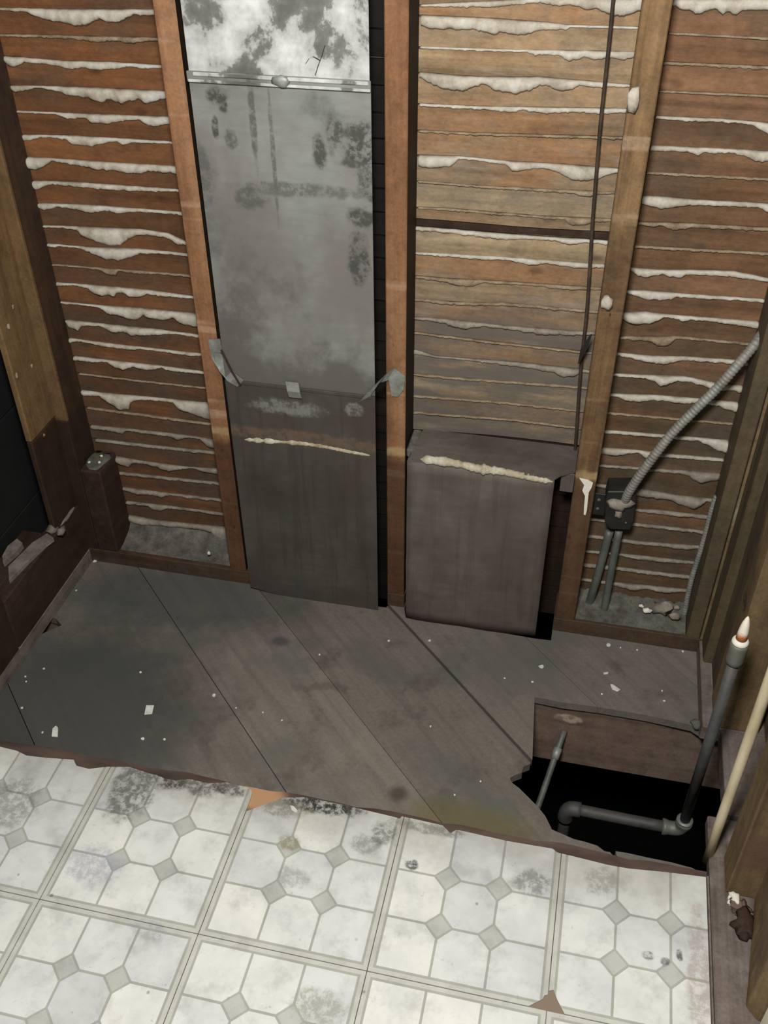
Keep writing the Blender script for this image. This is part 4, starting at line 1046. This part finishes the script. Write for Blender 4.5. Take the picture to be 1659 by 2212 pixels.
# ================================================================== JUNCTION BOX AND CABLES
jb = empty('junction_box', (0.65, 0.96, 0.27), 'black steel junction box smeared with plaster, fixed to the right stud', 'junction box')
oct_px = [(1312, 1062), (1366, 1062), (1375, 1080), (1368, 1128), (1361, 1145), (1317, 1144), (1306, 1128), (1306, 1082)]
prism('body', [at(x, y, 1, .932) for x, y in oct_px], 1, .932, .985, MAT['box'], jb, bevel=.002)
a, b = at(1276, 1062, 1, .95), at(1306, 1112, 1, .95)
br = box('bracket', .5885, .617, .946, .950, b.z, a.z, MAT['box'], jb, .001)
for k in (0.3, 0.72):
    rings_z = b.z + (a.z - b.z) * k
    lump('screw', (.601, .945, rings_z), (.005, .002, .005), MAT['conduit'], br, 2, .1, sub=1)
p = at(1337, 1092, 1, .93); lump('plaster_splash', (p.x, .930, p.z), (.025, .008, .014), MAT['key_low'], jb, 11, .8, 'grey plaster splash on the box face')
p = at(1330, 1108, 1, .93); lump('plaster_splash', (p.x + .006, .930, p.z), (.009, .006, .013), MAT['key_low'], jb, 14, .8)
for k, y in ((0, 1068),):
    p = at(1352, 1130, 1, .93); lump('screw', (p.x, .931, p.z), (.003, .002, .003), MAT['conduit'], jb, 3, .1, sub=1)

def ridged(name, pxs, Ys, r, mat, label, cat):
    pts = [at(x, y, 1, Y) for (x, y), Y in zip(pxs, Ys)]
    o = tube(name, pts, lambda L, t: r * (1 + 0.09 * math.sin(L * 2 * math.pi / 0.0075)), mat, None, 12, 0.0019)
    return tag(o, label, cat)
ridged('armored_cable', [(1348, 1088), (1358, 1064), (1375, 1037), (1400, 1002), (1450, 938), (1505, 882), (1550, 838), (1590, 792), (1630, 745), (1650, 716)], [.938, .925, .92, .92, .922, .925, .928, .93, .945, .985], .0095, MAT['cable'], 'grey armored cable slanting up right from the junction box', 'cable')
ridged('armored_cable', [(1548, 1072), (1540, 1092), (1520, 1168), (1497, 1240), (1485, 1290), (1478, 1330)], [.976] * 6, .0058, MAT['cable'], 'thin ribbed cable running down the right corner stud', 'cable')
o = tube('conduit', [at(1337, 1146, 1, .955), at(1320, 1235, 1, .955), at(1303, 1328, 1, .955)], .0085, MAT['conduit'], None, 14); tag(o, 'grey conduit dropping from the junction box, the right one', 'conduit')
o = tube('conduit', [at(1317, 1146, 1, .962), at(1300, 1210, 1, .964), at(1283, 1270, 1, .966), at(1270, 1312, 1, .968)], .0095, MAT['conduit'], None, 14); tag(o, 'grey conduit dropping from the junction box, nearest the stud', 'conduit')

wt = empty('hanging_wire', (0.53, 0.955, 0.3), 'thin black wire hanging down in front of the laths', 'wire')
pts = [at(x, y, 1, Y) for x, y, Y in [(1330, -60, .984), (1325, 0, .984), (1312, 130, .98), (1298, 260, .98), (1288, 380, .98), (1280, 480, .98), (1274, 580, .98), (1267, 680, .978), (1258, 760, .978), (1252, 830, .978), (1246, 920, .978), (1240, 1010, .978), (1236, 1055, .978)]]
for p in pts: p.x = min(p.x, 0.5415)
tube('strand', pts, .0034, MAT['wire'], wt, 8, .02)
p = [at(1277, 722, 1, .948), at(1262, 752, 1, .948), at(1250, 785, 1, .95)]
ribbon('loose_tape', p, [(.002, 0, .001), (.007, 0, .004), (.0015, 0, .001)], .0015, [(0, -1, 0)] * 3, MAT['tape'], wt, 'frayed black tape on the wire')

# ================================================================== PIPES
PX, PY = 0.858, 0.505
gp = empty('iron_pipe', (PX, PY, -0.15), 'dark iron pipe rising through the floor hole with a rusty white capped nipple', 'pipe')
rings('riser', [(.0106, -.128), (.0106, .37)], PX, PY, MAT['pipe'], gp, 20)
rings('coupling', [(.0115, .358), (.0152, .361), (.0160, .369), (.0157, .39), (.0160, .402), (.0145, .408)], PX, PY, MAT['coupling'], gp, 22, 'grey pipe coupling')
rings('seal_ring', [(.0140, .4085), (.0148, .411), (.0140, .415), (.0105, .4185)], PX, PY, MAT['white'], gp, 22, 'white sealant ring')
rings('nipple', [(.0098, .419), (.0094, .428), (.0084, .442), (.0066, .456), (.0032, .468), (.0008, .472)], PX, PY, MAT['nipple'], gp, 18, 'white tapered nipple with orange rust')
tube('elbow', [(PX, PY, -.118), (PX - .001, PY, -.134), (PX - .008, PY, -.146), (PX - .022, PY, -.1495), (PX - .040, PY, -.1495)], lambda L, t: .0150 + .0022 * (t < .12 or t > .88), MAT['coupling'], gp, 16, .006)
rings('elbow_rim', [(.011, -.1172), (.0168, -.117), (.0168, -.113), (.0110, -.1125)], PX, PY, MAT['strap'], gp, 20)
tube('branch', [(PX - .036, PY, -.1495), (PX - .13, PY, -.1475), (.640, PY, -.145)], .0122, MAT['pipe'], gp, 16)
tube('elbow', [(.648, PY, -.145), (.634, PY, -.1455), (.624, PY, -.151), (.620, PY, -.166), (.620, PY, -.185)], lambda L, t: .0165, MAT['pipe'], gp, 16, .006)
tube('drop', [(.620, PY, -.18), (.620, PY, -.55)], .0122, MAT['pipe'], gp, 14)
o = rings('cream_pipe', [(.0078, -.02), (.0088, .1), (.0092, .3), (.0092, .8), (.0092, 2.3)], .8785, .352, MAT['cream'], None, 20)
tag(o, 'cream painted pipe standing against the right wall stud', 'pipe')
q0 = at(1219, 1578, 1, .694); q1 = at(1160, 1748, 1, .56)
qt = empty('small_pipe', q1, 'thin grey pipe slanting down inside the floor hole', 'pipe')
tube('tube', [q0, q0.lerp(q1, .3), q1, q1 + (q1 - q0) * .3], .0072, MAT['conduit'], qt, 12)
tube('fitting', [q0.lerp(q1, .22), q0.lerp(q1, .36)], .0095, MAT['strap'], qt, 12)

# ================================================================== DEBRIS
def chip(px, py, size, seed, label, group=None, z=ZS, h=.003, cat='plaster chip', name='plaster_chip', mat='chip', n=6, shape=None):
    c = at(px, py, 2, z)
    rr = random.Random(seed)
    if shape: poly = [at(x, y, 2, z) for x, y in shape]
    else: poly = [Vector((c.x + size * rr.uniform(.6, 1.1) * math.cos(2 * math.pi * k / n), c.y + size * rr.uniform(.6, 1.1) * math.sin(2 * math.pi * k / n), z)) for k in range(n)]
    o = prism(name, poly, 2, z + .0001, z + h, MAT[mat], None, base=True, bevel=min(.0006, h * .2))
    return tag(o, label, cat, group)
ZB = ZS + .0004
chip(322, 1534, 0, 1, 'diamond-shaped grey-white plaster chip on the left floorboards', shape=[(316, 1525), (333, 1525), (329, 1543), (312, 1545)], z=ZB)
chip(118, 1582, 0, 2, 'bright white plaster chip near the tile edge at left', shape=[(112, 1592), (114, 1575), (121, 1569), (126, 1573), (125, 1593)], z=ZB)
chip(462, 1503, .006, 3, 'white crumb beside the leftmost long floorboard seam', z=ZB)
chip(309, 1597, .005, 4, 'white crumb below the diamond-shaped chip', z=ZB)
chip(205, 1213, .006, 5, 'pale crumb in the far left floor corner', z=ZB)
chip(1308, 1456, 0, 6, 'narrow white sliver behind the floor hole', shape=[(1303, 1454), (1314, 1453), (1313, 1457), (1304, 1458)], z=ZB)
chip(1325, 1486, 0, 7, 'long pale chip close behind the floor hole', shape=[(1318, 1479), (1324, 1480), (1340, 1491), (1334, 1495), (1322, 1490)], z=ZB)
chip(1170, 1441, .007, 8, 'round grey chip left of the pale chips by the hole', z=ZB)
chip(928, 1385, .004, 9, 'white speck in front of the short duct', z=ZB)
chip(1314, 1394, .007, 12, 'white chip against the right bottom plate', z=ZB)
chip(634, 1750, 0, 13, 'white torn vinyl scrap on the front tiles', z=.0002, shape=[(627, 1741), (635, 1743), (644, 1753), (640, 1757), (630, 1752)])
G = 'scattered plaster crumbs on the floorboards'
CRUMBS = [
    (95, 1445, 'white crumb on the floorboards left of the dark notch'),
    (57, 1473, 'white crumb by the left bottom plate, nearer of two'),
    (92, 1583, 'tiny crumb just left of the bright white chip'),
    (304, 1453, 'tiny crumb above the diamond-shaped chip'),
    (568, 1540, 'tiny crumb right of the leftmost long seam'),
    (609, 1557, 'tiny crumb in the middle of the second board'),
    (1340, 1400, 'small crumb beside the white chip at the right plate'),
    (1376, 1405, 'small crumb near the end of the right plate'),
    (1090, 1466, 'pale crumb left of the floor hole, upper'),
    (1430, 1493, 'tiny crumb behind the hole near its right end'),
    (982, 1718, 'white crumb by the tile edge left of the hole'),
    (1038, 1689, 'white crumb beside the jagged left end of the hole'),
    (1435, 1515, 'tiny crumb at the back edge of the hole'),
    (1475, 1408, 'tiny crumb in the far right floor corner'),
    (55, 1462, 'white crumb by the left bottom plate, farther of two'),
    (165, 1276, 'tiny crumb near the back of the left plate'),
    (355, 1598, 'tiny crumb right of the crumb below the diamond chip'),
    (510, 1530, 'tiny crumb on the leftmost long seam'),
    (840, 1385, 'tiny crumb in front of the middle stud'),
    (930, 1570, 'tiny crumb in the middle of the floor left of the wide gap'),
    (690, 1415, 'tiny crumb on the board in front of the tall duct'),
    (48, 1530, 'tiny crumb by the crack at the far left'),
    (1150, 1474, 'tiny crumb just behind the left corner of the hole'),
    (1300, 1500, 'tiny crumb beside the long pale chip'),
]
for k, (x, y, lab) in enumerate(CRUMBS):
    chip(x, y, R.uniform(.0022, .0042), 30 + k, lab, G, z=ZB, h=.0025)

# slabs and rubble on the left blocking board
z1 = 0.1613
chip(0, 0, 0, 50, 'long grey plaster slab on the left blocking board', z=z1, h=.012, name='plaster_slab', mat='slab', cat='plaster slab', shape=[(22, 1262), (60, 1222), (100, 1183), (118, 1170), (104, 1160), (72, 1180), (20, 1232)])
chip(0, 0, 0, 51, 'broken grey slab leaning by the black panels at left', z=z1, h=.016, name='plaster_slab', mat='slab', cat='plaster slab', shape=[(10, 1226), (42, 1198), (52, 1184), (40, 1174), (20, 1190), (8, 1212)])
def rock(px, py, z, rad, seed, label, group=None, mat='slab', cat='rubble'):
    c = at(px, py, 2, z)
    o = lump('plaster_chunk', (c.x, c.y, z + rad[2] * .75), rad, MAT[mat], None, seed, .6, base=True)
    return tag(o, label, cat, group)
rock(118, 1142, z1, (.014, .026, .012), 21, 'pale jagged plaster chunk on the blocking board at left')
rock(134, 1152, z1, (.008, .014, .010), 23, 'small tan chunk at the edge of the blocking board', mat='slab')
rock(150, 1115, z1, (.004, .030, .006), 24, 'thin grey splinter of plaster by the left corner stud')
c = at(233, 1000, 1, .945)
for k, (dx, dy, lab) in enumerate([(-.012, -.01, 'leftmost pale crumb on top of the corner block'), (.006, .02, 'rear pale crumb on top of the corner block'), (.012, -.005, 'right front pale crumb on top of the corner block')]):
    o = lump('plaster_chunk', (-.592 + dx, .945 + dy, .2740), (.004, .004, .003), MAT['chip'], None, 40 + k, .4, sub=1, base=True)
    tag(o, lab, 'rubble', 'crumbs on the corner block')
for px, py, rx, s, lab in [(1398, 1322, .009, 31, 'white upright plaster fragment in the right bay'), (1432, 1318, .022, 32, 'largest grey rubble stone behind the right bottom plate'), (1456, 1335, .012, 33, 'dark grey stone in the right bay corner'), (1385, 1312, .006, 34, 'small white fragment left of the upright one'), (1462, 1316, .008, 35, 'pale pebble at the right end of the rubble')]:
    c = at(px, py, 2, ZP + .02)
    o = lump('plaster_chunk', (min(c.x, .832), min(c.y, .985), ZP + .024), (rx, rx * .6, rx * .75), MAT['white' if s in (31, 34) else 'key_low'], None, s, .9, base=True)
    tag(o, lab, 'rubble')
c = at(452, 1198, 1, YW + .02)
o = lump('plaster_chunk', (c.x, YW + .02, ZP + .026), (.005, .005, .006), MAT['chip'], None, 61, .3, sub=1, base=True); tag(o, 'round white pebble on the left bottom plate', 'rubble')
# bits on the right sill
for px, py, r, s, lab, mt in [(1585, 1942, .012, 71, 'bright white plaster shard under the right stud', 'white'), (1606, 2022, .005, 72, 'white pebble on the dusty right sill', 'white'), (1610, 2000, .02, 73, 'dark clod on the dusty right sill', 'ledger'), (1596, 1960, .014, 74, 'brown crumb heap behind the dark clod', 'joist')]:
    c = at(px, py, 2, .006)
    o = lump('plaster_chunk', (c.x, c.y, .004 + r * .3), (r, r * 1.1, r * .4), MAT[mt], None, s, 1.1, sub=3, base=True); tag(o, lab, 'rubble')
c = at(1530, 1590, 2, ZS + .01)
o = lump('plaster_chunk', (.868, .682, ZS + .008), (.013, .012, .009), MAT['dust'], None, 81, .4, base=True); tag(o, 'grey lump at the back right corner of the floor hole', 'rubble')
